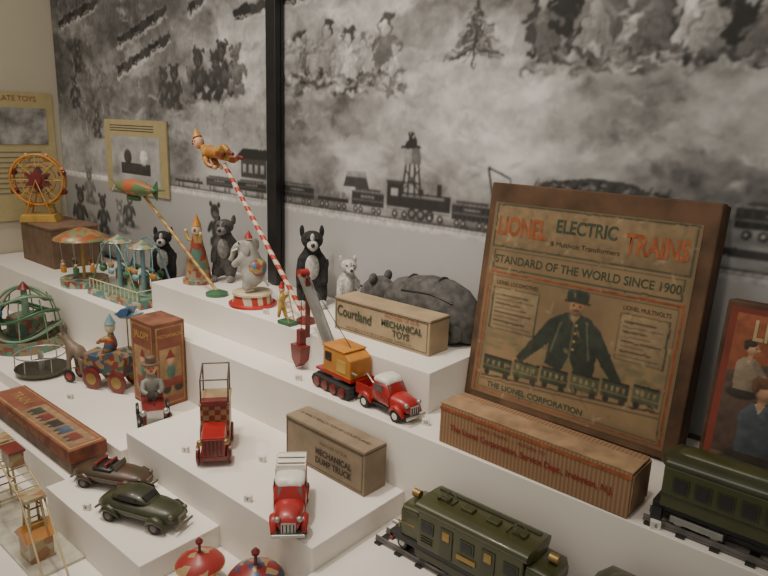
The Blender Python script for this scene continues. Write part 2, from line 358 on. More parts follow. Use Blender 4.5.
# row of dolls upper right, overlapping one another on a snow bank
A.poly([(-.72,1.66),(-.6,1.64),(.25,1.60),(.25,1.99),(-.66,1.99)],t2,.45)
xs=[-.665,-.61,-.645,-.565,-.52,-.545,-.47,-.42,-.44,-.37,-.33,-.35,-.29,-.25,-.27,-.21,-.165,-.12,-.185,-.14]
for i,x in enumerate(xs): doll(x,1.645-.05*(x+.66)+.012*math.sin(i*2.1),.16+.03*math.sin(i*1.7),(t1,t0,t2,t1,t2,t3,t4,t1,t2,t4,t1,t3,t0,t4,t2,t1,t4,t1,t2,t4)[i],(t0,t1,t0,t2,t0,t0,t1,t0,t2,t0,t1,t0,t0,t1,t0,t0,t1,t0,t2,t0)[i],R(.3,.5),sx=.5)
for k in range(90): A.ell(R(-.7,-.1),R(1.61,1.66),R(.01,.03),R(.004,.012),random.choice((t0,t1,t1,t2,t3,t4)),R(-.5,.5),.5,.7)
# centre group on sled
for i in range(13):
    x=-1.43+i*.033
    if i%3==1: teddy(x,1.60+.018*(i%2),.11+.02*(i%3),t3,t4,.75)
    else: doll(x,1.60+.02*(i%2),.10+.022*(i%3),(t4,t3,t3,t2)[i%4],(t2,t3,t1)[i%3],.45,.65)
for k in range(110): A.ell(R(-1.46,-1.0),R(1.575,1.625),R(.01,.03),R(.004,.012),random.choice((t0,t1,t2,t3,t4)),R(-.5,.5),.5,.7)
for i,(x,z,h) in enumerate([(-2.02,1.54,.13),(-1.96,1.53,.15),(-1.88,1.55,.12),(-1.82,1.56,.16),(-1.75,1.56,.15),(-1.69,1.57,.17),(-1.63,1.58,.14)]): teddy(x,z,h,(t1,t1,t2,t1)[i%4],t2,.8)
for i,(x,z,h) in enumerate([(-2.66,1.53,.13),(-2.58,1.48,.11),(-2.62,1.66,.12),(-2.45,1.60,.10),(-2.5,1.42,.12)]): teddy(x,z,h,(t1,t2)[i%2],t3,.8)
def diag(xa,za,xb,zb,n=6):
    A.line(xa,za-.022,xb,zb-.022,.02,t4,.6);A.line(xa,za-.018,xb,zb-.018,.006,t0)
    for k in range(n):
        a=(k+.06)/n;b=(k+.92)/n;P=lambda t:(xa+(xb-xa)*t,za+(zb-za)*t)
        A.line(*P(a),*P(b),.032 if k%2 else .024,(t0,t1)[k%2]);A.line(P(a)[0],P(a)[1]+.014,P(b)[0],P(b)[1]+.014,.004,t3,.7)
for D_ in [(-1.64,1.80,-1.12,1.86),(-2.32,1.66,-1.98,1.76),(-2.30,1.76,-2.0,1.84),(-1.86,1.83,-1.64,1.93),(-2.75,1.85,-2.45,1.9)]: diag(*D_)
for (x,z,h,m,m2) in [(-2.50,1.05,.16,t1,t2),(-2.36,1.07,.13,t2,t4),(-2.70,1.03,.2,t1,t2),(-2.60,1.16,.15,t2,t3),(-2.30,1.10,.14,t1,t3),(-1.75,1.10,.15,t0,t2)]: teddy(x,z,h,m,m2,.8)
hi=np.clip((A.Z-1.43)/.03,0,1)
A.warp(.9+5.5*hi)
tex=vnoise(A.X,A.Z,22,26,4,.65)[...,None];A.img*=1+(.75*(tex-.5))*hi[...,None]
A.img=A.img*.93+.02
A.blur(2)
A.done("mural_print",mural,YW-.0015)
# yellow label panel
lab=group("wall_label_panel",(-2.22,YW-.006,1.36))
box("panel_board",lab,(0,0,0),(.42,.006,.26),M("yellow_card",(.40,.34,.18),.6,var=.06))
pp=Paint(-.165,.165,-.095,.075,.004);pp.img[:]=np.clip(.1+.5*vnoise(pp.X,pp.Z,14,18,5),0,.6)[...,None];pp.rect(-.1,-.06,.1,-.02,t1);pp.ell(-.05,0,.03,.03,t1);pp.ell(.06,.0,.03,.03,t4)
pp.done("panel_picture",lab,-.0035)
for k in range(3): box("panel_text_%d"%k,lab,(-.02,-.0035,.110-k*.009),(.30,.001,.003),g1)
post=group("mural_joint_post",(-1.44,YW-.025,1.57));box("post_bar",post,(0,0,-.0),(.040,.02,1.06),black,bev=.002);box("post_flange",post,(0,.014,0),(.044,.008,1.06),black)
po=group("wall_poster",(-2.812,.93,1.33),(0,0,pi/2))
box("poster_sheet",po,(0,0,0),(.56,.006,.50),M("yellow_poster",(.52,.44,.23),.6,var=.05))
box("poster_photo",po,(.15,-.005,.12),(.2,.004,.14),M("grey_print2",(.3,.3,.29),.6,var=.6,scale=15))
text("poster_title",po,"SPECTACULAR TINPLATE TOYS",(.02,-.006,.225),.028,M("poster_red",(.4,.12,.03)))
for k in range(9): box("poster_line_%d"%k,po,(.1,-.004,.02-.02*k),(.24,.002,.004),g2)
# ---------------------------------------------------------------- train set box
lr=M("label_red_orange",(.30,.085,.03),.7,var=.3,scale=50);lg=M("label_green",(.045,.065,.04),.7,var=.3,scale=50);lk=M("label_ink",(.035,.028,.02),.7,var=.3,scale=50)
B=group("train_set_box",(-.475,1.10,z2+.009),(math.radians(-7),0,0))
box("box_base",B,(0,.034,.220),(.425,.062,.44),brown,bev=.003)
box("box_lid",B,(0,.015,.220),(.43,.034,.444),M("lid_board",(.10,.054,.028),.8,var=.4,scale=14,bump=.4),bev=.003)
a=Paint(-.200,.192,.012,.405,.0016)
stain=vnoise(a.X,a.Z,9,9,5,.6);edge=np.clip(np.minimum(np.minimum(a.X+.2,.192-a.X),np.minimum(a.Z-.012,.405-a.Z))/.03,0,1)
a.img[:]=np.array([.26,.18,.095])[None,None,:]*(.5+.8*stain)[...,None]*(.65+.35*edge)[...,None]
cR,cG,cK,cT,cB,cF=(.25,.07,.025),(.045,.06,.035),(.035,.028,.02),(.29,.21,.115),(.035,.045,.032),(.30,.17,.09)
a.rect(-.194,.318,.186,.399,(.24,.17,.09),.8);a.frame(-.194,.315,.186,.401,.003,cG);a.frame(-.188,.272,.18,.311,.0025,cG)
a.frame(-.194,.017,.186,.267,.004,cR);a.frame(-.187,.024,.179,.260,.002,cG)
for xa,xb in ((-.178,-.076),(.082,.170)):
    a.rect(xa,.15,xb,.236,(.29,.22,.125),.7);a.frame(xa,.15,xb,.236,.0025,cG)
    for k in range(8): a.rect(xa+.008,.158+k*.0088,xb-.01-.014*(k%3),.1608+k*.0088,cK,.8)
for k in range(60): x=R(-.18,.17);a.ell(x,R(.1,.15),R(.006,.02),R(.003,.009),(.11,.12,.06),0,.6,.5)
def fig(x,z,s):
    P=lambda L:[(x+p*s,z+q*s) for p,q in L]
    a.poly(P([(-.055,.0),(-.015,-.01),(0,.03),(.02,-.01),(.06,.0),(.062,.06),(.04,.118),(.02,.126),(-.02,.126),(-.035,.115),(-.05,.06)]),cB)
    a.poly(P([(-.033,.118),(-.06,.10),(-.104,.03),(-.128,-.005),(-.116,-.016),(-.08,.018),(-.038,.065)]),cB)
    a.poly(P([(.033,.118),(.06,.10),(.104,.03),(.128,-.005),(.116,-.016),(.08,.018),(.042,.065)]),cB)
    a.ell(x-.128*s,z-.016*s,.011*s,.012*s,cF);a.ell(x+.128*s,z-.016*s,.011*s,.012*s,cF)
    for q in (-.12,-.13,-.136): a.line(x+q*s,z-.02*s,x+(q-.003)*s,z-.032*s,.004*s,cF);a.line(x-q*s,z-.02*s,x-(q-.003)*s,z-.032*s,.004*s,cF)
    a.line(x-.03*s,z+.1*s,x-.045*s,z+.03*s,.004*s,(.1,.11,.07));a.line(x+.03*s,z+.1*s,x+.045*s,z+.03*s,.004*s,(.1,.11,.07));a.line(x,z+.1*s,x,z+.03*s,.003*s,(.12,.12,.07))
    for k in range(4): a.ell(x+.006*s,z+.1*s-k*.018*s,.003*s,.003*s,(.4,.3,.1))
    a.poly(P([(-.013,.126),(.013,.126),(0,.10)]),cT)
    a.ell(x,z+.142*s,.019*s,.023*s,cF);a.ell(x,z+.128*s,.014*s,.009*s,(.16,.1,.06));a.poly(P([(-.024,.15),(.024,.15),(.026,.172),(-.026,.172)]),cB);a.ell(x,z+.172*s,.027*s,.008*s,cB);a.line(x-.028*s,z+.151*s,x+.028*s,z+.151*s,.005*s,cK)
    a.ell(x-.007*s,z+.143*s,.003*s,.003*s,cK);a.ell(x+.008*s,z+.143*s,.003*s,.003*s,cK);a.line(x-.006*s,z+.132*s,x+.006*s,z+.132*s,.003*s,cK)
fig(0,.108,.85)
for k,(xa,xb) in enumerate([(-.178,-.115),(-.11,-.055),(-.05,.005),(.01,.065),(.07,.12),(.125,.172)]):
    zz=.062+.004*k
    a.rect(xa,zz,xb,zz+.028,(cG,(.08,.095,.05))[k%2]);a.rect(xa,zz+.028,xb,zz+.033,cK);a.line(xa,zz+.01,xb,zz+.01,.002,cT,.6)
    for j in range(4): a.rect(xa+.006+j*(xb-xa-.008)/4,zz+.014,xa+.011+j*(xb-xa-.008)/4,zz+.023,cT,.8)
    a.ell(xa+.010,zz-.003,.007,.007,cK);a.ell(xb-.010,zz-.003,.007,.007,cK)
a.line(-.18,.05,.175,.075,.003,cK);a.line(-.18,.043,.175,.066,.002,cK)
for k in range(110): a.ell(R(-.2,.19),R(.01,.4),R(.002,.02),R(.002,.006),random.choice(((.12,.075,.045),(.34,.26,.16))),R(0,3),.8,.5)
a.warp(1.1)
a.blur(1)
a.done("box_label",B,-.0028)
text("title_left",B,"LIONEL",(-.135,-.0035,.357),.050,lr,sx=.64,off=.0014)
text("title_mid",B,"ELECTRIC",(-.005,-.0035,.370),.034,lg,sx=.80,off=.0008)
text("title_sub",B,"& Multivolt Transformers",(-.004,-.0035,.337),.013,lk)
text("title_right",B,"TRAINS",(.124,-.0035,.355),.050,lr,sx=.64,off=.0014)
text("slogan",B,"STANDARD OF THE WORLD SINCE 1900",(-.004,-.0035,.2915),.0225,lg,sx=.88,off=.0003)
text("caption_l",B,"LIONEL LOCOMOTIVES",(-.127,-.0035,.245),.011,lk,sx=.8);text("caption_r",B,"LIONEL MULTIVOLTS",(.126,-.0035,.245),.011,lk,sx=.8)
text("maker",B,"THE LIONEL CORPORATION",(-.06,-.0035,.034),.016,lg,off=.0003)
# long corrugated carton
L=group("corrugated_train_carton",(-.435,.927,z2),(0,0,-.02))
box("carton_body",L,(0,0,.037),(.345,.074,.074),stripes("corrugated",(.31,.19,.105),(.23,.13,.07),46,(0,pi/2,0),.5,rough=.85),bev=.002)
box("carton_flap_top",L,(0,-.012,.0755),(.347,.05,.002),M("carton_flap",(.33,.215,.12),.85,var=.25))
box("carton_flap_end",L,(.174,0,.04),(.002,.07,.06),M("carton_flap2",(.26,.165,.09),.85,var=.3))
box("carton_tape",L,(0,-.0378,.067),(.345,.001,.005),lr)
ink=M("carton_red_ink",(.24,.022,.018),.8)
text("carton_print",L,"The Lionel Corporation, Service Dept., Irvington, N.J.",(0,-.0385,.036),.0155,ink,sx=.88,off=.0003)
text("carton_print_b",L,"LIONEL TRAINS  - -  RETURN TO",(-.03,-.0385,.054),.009,ink)
# second illustrated box at the right edge
S=group("illustrated_toy_box",(-.022,1.055,z2+.010),(math.radians(-9),0,0))
box("box_body",S,(0,.03,.15),(.40,.05,.30),brown,bev=.003)
a=Paint(-.193,.193,.008,.292,.0016);a.img[:]=np.array([.20,.04,.025])[None,None,:]*(.6+.7*vnoise(a.X,a.Z,15,15,4))[...,None]
a.rect(-.182,.018,.182,.282,(.085,.055,.04));a.rect(-.182,.018,.182,.06,(.14,.10,.06))
a.poly([(-.182,.19),(-.06,.235),(.05,.2),(.182,.24),(.182,.282),(-.182,.282)],(.24,.075,.035))
def boy(x,z,s,sh,hair,fx=1):
    sk=(.38,.22,.13)
    a.ell(x-fx*.004*s,z-.065*s,.045*s,.02*s,cK);a.line(x,z-.05*s,x+fx*.05*s,z-.06*s,.022*s,cK);a.ell(x+fx*.055*s,z-.075*s,.018*s,.009*s,(.2,.13,.08))
    a.poly([(x-.028*s,z-.055*s),(x+.03*s,z-.055*s),(x+.028*s,z+.02*s),(x+.014*s,z+.038*s),(x-.014*s,z+.038*s),(x-.03*s,z+.018*s)],sh)
    a.line(x+fx*.018*s,z+.024*s,x+fx*.045*s,z-.01*s,.016*s,tuple(c*.8 for c in sh));a.line(x+fx*.045*s,z-.01*s,x+fx*.07*s,z-.028*s,.011*s,sk);a.ell(x+fx*.074*s,z-.031*s,.008*s,.007*s,sk)
    a.poly([(x-.008*s,z+.038*s),(x+.008*s,z+.038*s),(x,z+.02*s)],(.4,.35,.28));a.line(x,z+.035*s,x+fx*.003*s,z+.05*s,.012*s,sk)
    a.ell(x+fx*.004*s,z+.064*s,.017*s,.021*s,sk);a.ell(x-fx*.003*s,z+.078*s,.019*s,.012*s,hair);a.ell(x-fx*.012*s,z+.07*s,.008*s,.014*s,hair)
    a.ell(x+fx*.012*s,z+.066*s,.0025*s,.0025*s,cK);a.line(x+fx*.008*s,z+.052*s,x+fx*.016*s,z+.053*s,.002*s,(.25,.06,.04));a.ell(x+fx*.021*s,z+.061*s,.004*s,.004*s,sk)
boy(-.155,.195,.55,(.24,.19,.13),cK,1);boy(-.128,.115,.85,(.07,.085,.10),(.12,.06,.03),1);boy(-.04,.14,.75,(.34,.29,.22),cK,-1);boy(.045,.12,.85,(.2,.05,.035),cK,-1);boy(.125,.14,.8,(.1,.11,.08),(.16,.08,.04),-1)
for k in range(8):
    zz=.035-.001*k;xa=-.17+k*.042;a.rect(xa,zz,xa+.036,zz+.022,(cG,cB)[k%2]);a.ell(xa+.008,zz,.005,.005,cK);a.ell(xa+.028,zz,.005,.005,cK)
a.done("picture_label",S,.0035)
text("box_title",S,"LIONEL",(-.105,.0028,.257),.045,M("label_cream",(.42,.32,.17),.7),sx=.7,off=.001)
# ---------------------------------------------------------------- cartons in middle
def carton(name,loc,size,body,rotz=0,ink=lk):
    g=group(name,loc,(0,0,rotz));x,y,z=size
    box("carton_body",g,(0,0,z/2),(x,y,z),body,bev=.0015)
    box("lid_line",g,(0,-y/2-.0004,z*.93),(x*.995,.0006,.0012),lk);box("lid_line_end",g,(x/2+.0004,0,z*.93),(.0006,y*.98,.0012),lk)
    f=Flat("printed_border",g,-y/2-.0006,.00005);f.frame(-x*.48,z*.08,x*.48,z*.9,.0012,ink);f.done()
    return g
cb1=M("buff_carton",(.35,.265,.165),.8,var=.15,scale=20,bump=.2)
W=carton("mechanical_toy_carton",(-.885,1.078,z1),(.275,.070,.078),cb1)
redink=M("red_ink",(.3,.05,.04),.7)
text("script_name",W,"Courtland",(-.075,-.0367,.045),.034,lg,rot=(pi/2,.06,0),sx=.75,off=.0006)
text("made_by",W,"ANOTHER OF OUR",(.062,-.0367,.064),.011,redink)
text("carton_word_a",W,"MECHANICAL",(.062,-.0367,.047),.021,lg,sx=.85,off=.0006)
text("carton_word_b",W,"TOYS",(.062,-.0367,.028),.021,lg,sx=.9,off=.0006)
text("carton_foot",W,"WALT REACH TOY BY COURTLAND, CAMDEN, N. J.",(0,-.0367,.0125),.0085,lk)
cb2=M("brown_carton",(.24,.185,.125),.8,var=.15,scale=20,bump=.2)
D=carton("dump_truck_carton",(-.828,.849,z3),(.228,.060,.092),cb2,rotz=-.04)
text("carton_word_a",D,"MECHANICAL",(0.03,-.0317,.046),.018,lk,sx=.9,off=.0006);text("carton_word_b",D,"DUMP TRUCK",(0.03,-.0317,.027),.018,lk,sx=.9,off=.0006)
text("carton_head",D,"ANOTHER OF OUR",(0.03,-.0317,.066),.009,lk)
text("carton_top_print",D,"A WALT REACH TOY BY COURTLAND",(0,0,.0925),.0115,lk,rot=(0,0,0))
# tall picture box
T=group("tall_toy_carton",(-1.452,.839,z3b))
tb=M("worn_red_brown_card",(.20,.08,.045),.7,var=.35,scale=25)
box("carton_body",T,(0,0,.112),(.108,.088,.224),tb,bev=.002)
def picbox(nm,w,h,loc,rot):
    global a
    a=Paint(-w/2,w/2,.006,h,.0015);a.img[:]=np.array([.21,.07,.04])[None,None,:]*(.7+.6*vnoise(a.X,a.Z,40,40,4))[...,None]
    a.frame(-w/2+.003,.01,w/2-.003,h-.004,.003,(.36,.24,.07));a.rect(-w*.38,.03,w*.38,h*.72,(.32,.2,.1))
    a.ell(-.014,.05,.014,.014,cK);a.ell(.02,.05,.014,.014,cK);a.rect(-.03,.055,.034,.078,(.24,.05,.035));a.ell(0,.095,.014,.022,(.07,.16,.12));a.ell(0,.122,.012,.014,(.45,.28,.18));a.poly([(-.013,.13),(.013,.13),(0,.155)],(.25,.04,.03));a.blur(1);a.done(nm,T,0,.6,loc,rot)
picbox("front_picture",.10,.218,(0,-.0448,0),(0,0,0));picbox("side_picture",.08,.218,(.0548,0,0),(0,0,pi/2))
text("carton_title",T,"JALOPY",(0,-.0455,.188),.026,yel,sx=.8,off=.0005)
text("side_title",T,"MECHANICAL",(.0555,0,.19),.012,yel,rot=(pi/2,0,pi/2))
# long red box at left
R_=group("long_toy_train_carton",(-1.52,.575,zL4))
rb=M("faded_orange_red_card",(.21,.07,.04),.7,var=.35,scale=30)
box("carton_tray",R_,(0,0,.024),(.43,.078,.048),M("grey_brown_card",(.16,.12,.09),.8,var=.3),bev=.0015)
box("carton_lid",R_,(0,0,.042),(.436,.084,.032),rb,bev=.002)
a=Paint(-.213,.213,-.038,.038,.002);a.img[:]=np.array([.22,.075,.045])[None,None,:]*(.6+.8*vnoise(a.X,a.Z,30,30,4))[...,None];a.frame(-.21,-.036,.21,.036,.003,(.4,.28,.1));a.rect(-.06,-.03,.2,.028,(.28,.18,.1))
for k in range(5): a.rect(-.05+k*.047,-.015,-.01+k*.047,.012,(cG,(.16,.035,.03),cK,(.06,.09,.14),(.16,.035,.03))[k]);a.ell(-.04+k*.047,-.018,.006,.006,cK);a.ell(-.02+k*.047,-.018,.006,.006,cK)
a.blur(1);a.done("lid_print",R_,0,.7,(0,0,.0585),(-pi/2,0,0))
text("lid_title",R_,"TRAIN",(-.135,0,.0592),.034,M("faded_gold_print",(.35,.22,.08),.6),rot=(0,0,0),sx=.9,off=.0005)
text("side_title",R_,"MECHANICAL TRAIN SET",(0,-.0432,.042),.018,M("faded_gold_print",(.35,.22,.08),.6))
# ---------------------------------------------------------------- trains
def rail_track(g,xa,xb,ya,z):
    for k,dy in enumerate((-.029,0,.029)):
        box("rail_%d"%k,g,((xa+xb)/2,ya+dy,z+.008),(xb-xa,.0025,.007),M("dull_rail",(.2,.19,.18),.5,metal=.6))
        box("rail_foot_%d"%k,g,((xa+xb)/2,ya+dy,z+.004),(xb-xa,.007,.0015),M("dull_rail",(.2,.19,.18),.5,metal=.6))
    n=int((xb-xa)/.045)
    for k in range(n+1): box("tie_%d"%k,g,(xa+.01+k*(xb-xa-.02)/n,ya,z+.002),(.012,.078,.004),black)
def electric_loco(loc,rotz,s=1):
    g=group("toy_electric_locomotive",loc,(0,0,rotz),s)
    L_=.235
    box("frame",g,(0,0,.030),(L_+.03,.062,.010),black,bev=.001)
    box("body",g,(0,0,.062),(L_*.70,.064,.056),olive,bev=.002)
    for sgn in (-1,1): box("hood_%s"%("a" if sgn<0 else "b"),g,(sgn*L_*.42,0,.055),(L_*.15,.056,.042),olive,bev=.003)
    loft("roof",g,[(-L_*.385,.02,.086,.094),(-L_*.37,.034,.084,.101),(L_*.37,.034,.084,.101),(L_*.385,.02,.086,.094)],olive,3)
    for sgn in (-1,1): loft("hood_roof_%d"%(sgn+1),g,[(sgn*L_*.36,.029,.070,.085),(sgn*L_*.48,.029,.070,.083),(sgn*L_*.505,.02,.068,.078)],olive,3)
    for sy in (-1,1):
        y=sy*.0325
        for k in range(5):
            x=-L_*.28+k*L_*.14
            if k in (1,3):
                box("door_%d_%d"%(k,sy+1),g,(x,y,.058),(.020,.002,.044),olived);box("door_window_%d_%d"%(k,sy+1),g,(x,y+sy*.001,.070),(.011,.002,.013),brass)
            else:
                box("window_%d_%d"%(k,sy+1),g,(x,y,.068),(.022,.002,.018),olived);box("window_glass_%d_%d"%(k,sy+1),g,(x,y+sy*.0006,.068),(.017,.002,.013),black)
                for j in range(3): box("louver_%d_%d_%d"%(k,j,sy+1),g,(x,y,.044+j*.004),(.02,.002,.0015),olived)
        box("nameplate_%d"%(sy+1),g,(0,y+sy*.0004,.050),(.03,.002,.007),brass)
        tube("handrail_%d"%(sy+1),g,[(-L_*.48,sy*.034,.05),(-L_*.48,sy*.036,.062),(-L_*.36,sy*.036,.062)],.0009,brass)
        tube("handrail_b_%d"%(sy+1),g,[(L_*.48,sy*.034,.05),(L_*.48,sy*.036,.062),(L_*.36,sy*.036,.062)],.0009,brass)
        box("side_frame_%d"%(sy+1),g,(0,sy*.029,.022),(L_*.72,.004,.014),olived,bev=.001)
    for k in range(4): box("roof_vent_%d"%k,g,(-.06+k*.04,0,.102),(.018,.014,.006),olive,bev=.001)
    box("roof_walkway",g,(0,.018,.101),(.16,.006,.003),olived)
    for sgn in (-1,1):
        tube("pantograph_%d"%(sgn+1),g,[(sgn*.055-.012,-.008,.102),(sgn*.055,-.008,.112),(sgn*.055+.012,-.008,.102),(sgn*.055+.012,.008,.102),(sgn*.055,.008,.112),(sgn*.055-.012,.008,.102)],.0008,olived,True)
        cyl("headlight_%d"%(sgn+1),g,(sgn*L_*.46,0,.090),.006,.012,brass,(0,pi/2,0));cyl("coupler_%d"%(sgn+1),g,(sgn*(L_*.5+.022),0,.026),.004,.02,silver,(0,pi/2,0))
        box("pilot_%d"%(sgn+1),g,(sgn*(L_*.5+.012),0,.024),(.006,.062,.012),dred)
        box("end_window_%d"%(sgn+1),g,(sgn*L_*.352,0,.08),(.002,.03,.008),black)
    wheels(g,(-.075,-.03,.03,.075),(-.026,.026),.023,.0155,.005,black,dred)
    wheels(g,(-.115,.115),(-.022,.022),.0165,.009,.004,black,silver,"pilot_wheel")
    return g
tk=group("toy_train_track",(-.44,.812,zR));rail_track(tk,-.215,.62,0,0)
electric_loco((-.462,.812,zR+.0025),0,1.18)
def passenger(name,loc,rotz,L_=.36,s=1):
    g=group(name,loc,(0,0,rotz),s);w=.072
    box("underframe",g,(0,0,.030),(L_,.060,.010),black)
    box("body",g,(0,0,.064),(L_-.02,w,.062),olive,bev=.002)
    box("belt_rail",g,(0,0,.052),(L_-.018,w+.002,.003),olived)
    loft("roof",g,[(-L_/2,.018,.090,.100),(-L_/2+.012,.036,.086,.109),(L_/2-.012,.036,.086,.109),(L_/2,.018,.090,.100)],olived,2.4)
    loft("clerestory",g,[(-L_/2+.02,.010,.102,.110),(-L_/2+.032,.018,.100,.115),(L_/2-.032,.018,.100,.115),(L_/2-.02,.01,.102,.110)],olive,3)
    n=11
    for sy in (-1,1):
        for k in range(n):
            x=-L_/2+.035+k*(L_-.07)/(n-1)
            box("window_frame_%d_%d"%(k,sy+1),g,(x,sy*(w/2),.072),(.022,.0025,.024),olived)
            box("window_%d_%d"%(k,sy+1),g,(x,sy*(w/2+.0008),.072),(.016,.0025,.018),black)
        text("car_name_%d"%(sy+1),g,"PULLMAN",(0,sy*(w/2+.0016),.043),.011,brass,rot=(pi/2,0,0 if sy<0 else pi))
        for e in (-1,1): box("step_%d_%d"%(e+1,sy+1),g,(e*(L_/2-.008),sy*.03,.018),(.014,.01,.02),black)
    box("vestibule_door",g,(-L_/2+.009,0,.064),(.003,.024,.05),black)
    for e in (-1,1):
        box("truck_frame_%d"%(e+1),g,(e*L_*.33,0,.018),(.075,.052,.008),black,bev=.001)
        for sy in(-1,1): box("truck_side_%d_%d"%(e+1,sy+1),g,(e*L_*.33,sy*.031,.017),(.07,.004,.010),silver,bev=.001)
    wheels(g,(-L_*.33-.024,-L_*.33+.024,L_*.33-.024,L_*.33+.024),(-.026,.026),.013,.0125,.005,black,silver)
    return g
tk2=group("toy_train_track",(.03,.932,z2));rail_track(tk2,-.275,.5,0,0)
passenger("toy_passenger_car",(-.055,.932,z2+.0045),0)
passenger("toy_passenger_car",(-.095,.812,zR+.0045),0,.33,1.08)
# ---------------------------------------------------------------- road toys
def pickup(name,loc,rotz,s=1.0,bed='open',roof=whitet,body=red):
    g=group(name,loc,(0,0,rotz),s)
    box("chassis",g,(0,0,.014),(.118,.034,.006),black)
    loft("hood",g,[(.018,.022,.016,.044),(.035,.021,.016,.043),(.052,.018,.016,.040),(.060,.014,.016,.034),(.063,.009,.018,.028)],body,2.6)
    loft("cab",g,[(-.022,.022,.016,.056),(-.018,.024,.016,.062),(.012,.024,.016,.062),(.022,.023,.016,.046)],body,3.4)
    loft("cab_roof",g,[(-.020,.020,.054,.066),(-.012,.022,.054,.069),(.008,.021,.054,.068),(.014,.016,.054,.062)],roof,3)
    box("windshield",g,(.017,0,.050),(.003,.034,.013),M("tin_glass",(.12,.13,.13),.15),rot=(0,-.5,0))
    for sy in (-1,1): box("side_window_%d"%(sy+1),g,(-.004,sy*.0238,.049),(.02,.001,.012),M("tin_glass",(.12,.13,.13),.15))
    for sy in (-1,1):
        for x in (.040,-.040): loft("fender_%d_%d"%(sy+1,int(x*100)),g,[(x-.017,.004,.012,.016,sy*.021),(x-.010,.006,.018,.028,sy*.021),(x,.007,.022,.032,sy*.021),(x+.010,.006,.018,.028,sy*.021),(x+.017,.004,.012,.016,sy*.021)],body,2.2,12)
        sph("headlamp_%d"%(sy+1),g,(.058,sy*.015,.034),.0045,silver)
    box("grille",g,(.0635,0,.024),(.003,.020,.014),silver)
    for k in range(4): box("grille_bar_%d"%k,g,(.0652,-.0075+k*.005,.024),(.001,.0018,.012),black)
    box("bumper",g,(.067,0,.014),(.004,.046,.005),silver,bev=.001)
    if bed=='open':
        box("bed_floor",g,(-.043,0,.022),(.046,.042,.004),body)
        for sy in(-1,1): box("bed_side_%d"%(sy+1),g,(-.043,sy*.021,.031),(.046,.002,.020),body)
        box("tailgate",g,(-.066,0,.031),(.002,.042,.02),body);box("bed_front",g,(-.021,0,.031),(.002,.042,.02),body)
        tube("tow_boom",g,[(-.03,0,.03),(-.06,0,.052),(-.068,0,.046)],.0018,silver)
    else:
        box("load_floor",g,(-.045,0,.024),(.056,.042,.006),body)
        for sy in(-1,1):
            box("stake_side_%d"%(sy+1),g,(-.045,sy*.021,.046),(.056,.002,.04),whitet)
            for k in range(4): box("stake_%d_%d"%(sy+1,k),g,(-.066+k*.014,sy*.0225,.046),(.003,.001,.038),red)
        box("stake_back",g,(-.072,0,.046),(.002,.042,.04),whitet);box("stake_front",g,(-.018,0,.050),(.002,.042,.048),whitet)
        for k in range(3): box("load_slat_%d"%k,g,(-.062+k*.017,0,.066),(.012,.044,.002),whitet)
    wheels(g,(-.040,.040),(-.022,.022),.0115,.0115,.007,rubber,whitet)
    return g
pickup("toy_pickup_truck",(-.755,.928,z2),-.12,1.12)
dirc=math.atan2(-.70,.80)
pickup("toy_stake_truck",(-.768,.680,z3),dirc-.05,1.2,'stake')
# crane truck
K=group("toy_crane_truck",(-.897,.945,z2),(0,0,-.12),1.16)
box("track_base",K,(0,0,.020),(.105,.045,.010),black,bev=.002)
for sy in (-1,1):
    extr("crawler_%d"%(sy+1),K,[(-.056,.014),(-.05,.002),(.05,.002),(.056,.014),(.05,.024),(-.05,.024)],.014,rubber,(0,sy*.026,0),bev=.002)
    for k in range(4): cyl("crawler_wheel_%d_%d"%(sy+1,k),K,(-.036+k*.024,sy*.034,.0125),.009,.003,dred,(pi/2,0,0))
cyl("turntable",K,(0,0,.029),.022,.008,silver)
box("deck",K,(0,0,.034),(.10,.052,.004),red)
extr("cab_body",K,[(-.03,.036),(.048,.036),(.048,.072),(.03,.082),(-.03,.082)],.050,orange,bev=.002)
box("cab_roof",K,(.0,0,.084),(.066,.053,.003),orange,bev=.001)
for sy in(-1,1):
    box("cab_window_%d"%(sy+1),K,(-.014,sy*.0255,.066),(.018,.001,.016),black);box("cab_louver_%d"%(sy+1),K,(.024,sy*.0255,.056),(.026,.001,.022),yel)
    box("boom_side_%d"%(sy+1),K,(-.078,sy*.009,.125),(.008,.003,.17),silver,rot=(0,-.62,0))
for k in range(8):
    t=k/7;tube("boom_lace_%d"%k,K,[(-.034-.09*t,-.009,.06+.125*t),(-.034-.09*(t+.06),.009,.06+.125*(t+.08))],.0013,silver)
box("boom_plate",K,(-.078,0,.125),(.002,.018,.16),silver,rot=(0,-.62,0))
cyl("boom_pulley",K,(-.127,0,.195),.008,.02,red,(pi/2,0,0))
tube("hoist_cable",K,[(-.133,0,.195),(-.133,0,.08)],.0008,black);box("hoist_mast",K,(-.112,0,.13),(.003,.01,.12),dred)
tube("stay_cable",K,[(-.126,0,.20),(.02,0,.085)],.0008,black)
extr("clam_bucket",K,[(-.152,.05),(-.114,.05),(-.118,.02),(-.133,.004),(-.148,.02)],.026,dred,bev=.001)
box("bucket_head",K,(-.133,0,.065),(.014,.014,.032),dred,bev=.001)
cyl("crank",K,(.052,-.02,.05),.002,.02,silver,(0,pi/2,0))
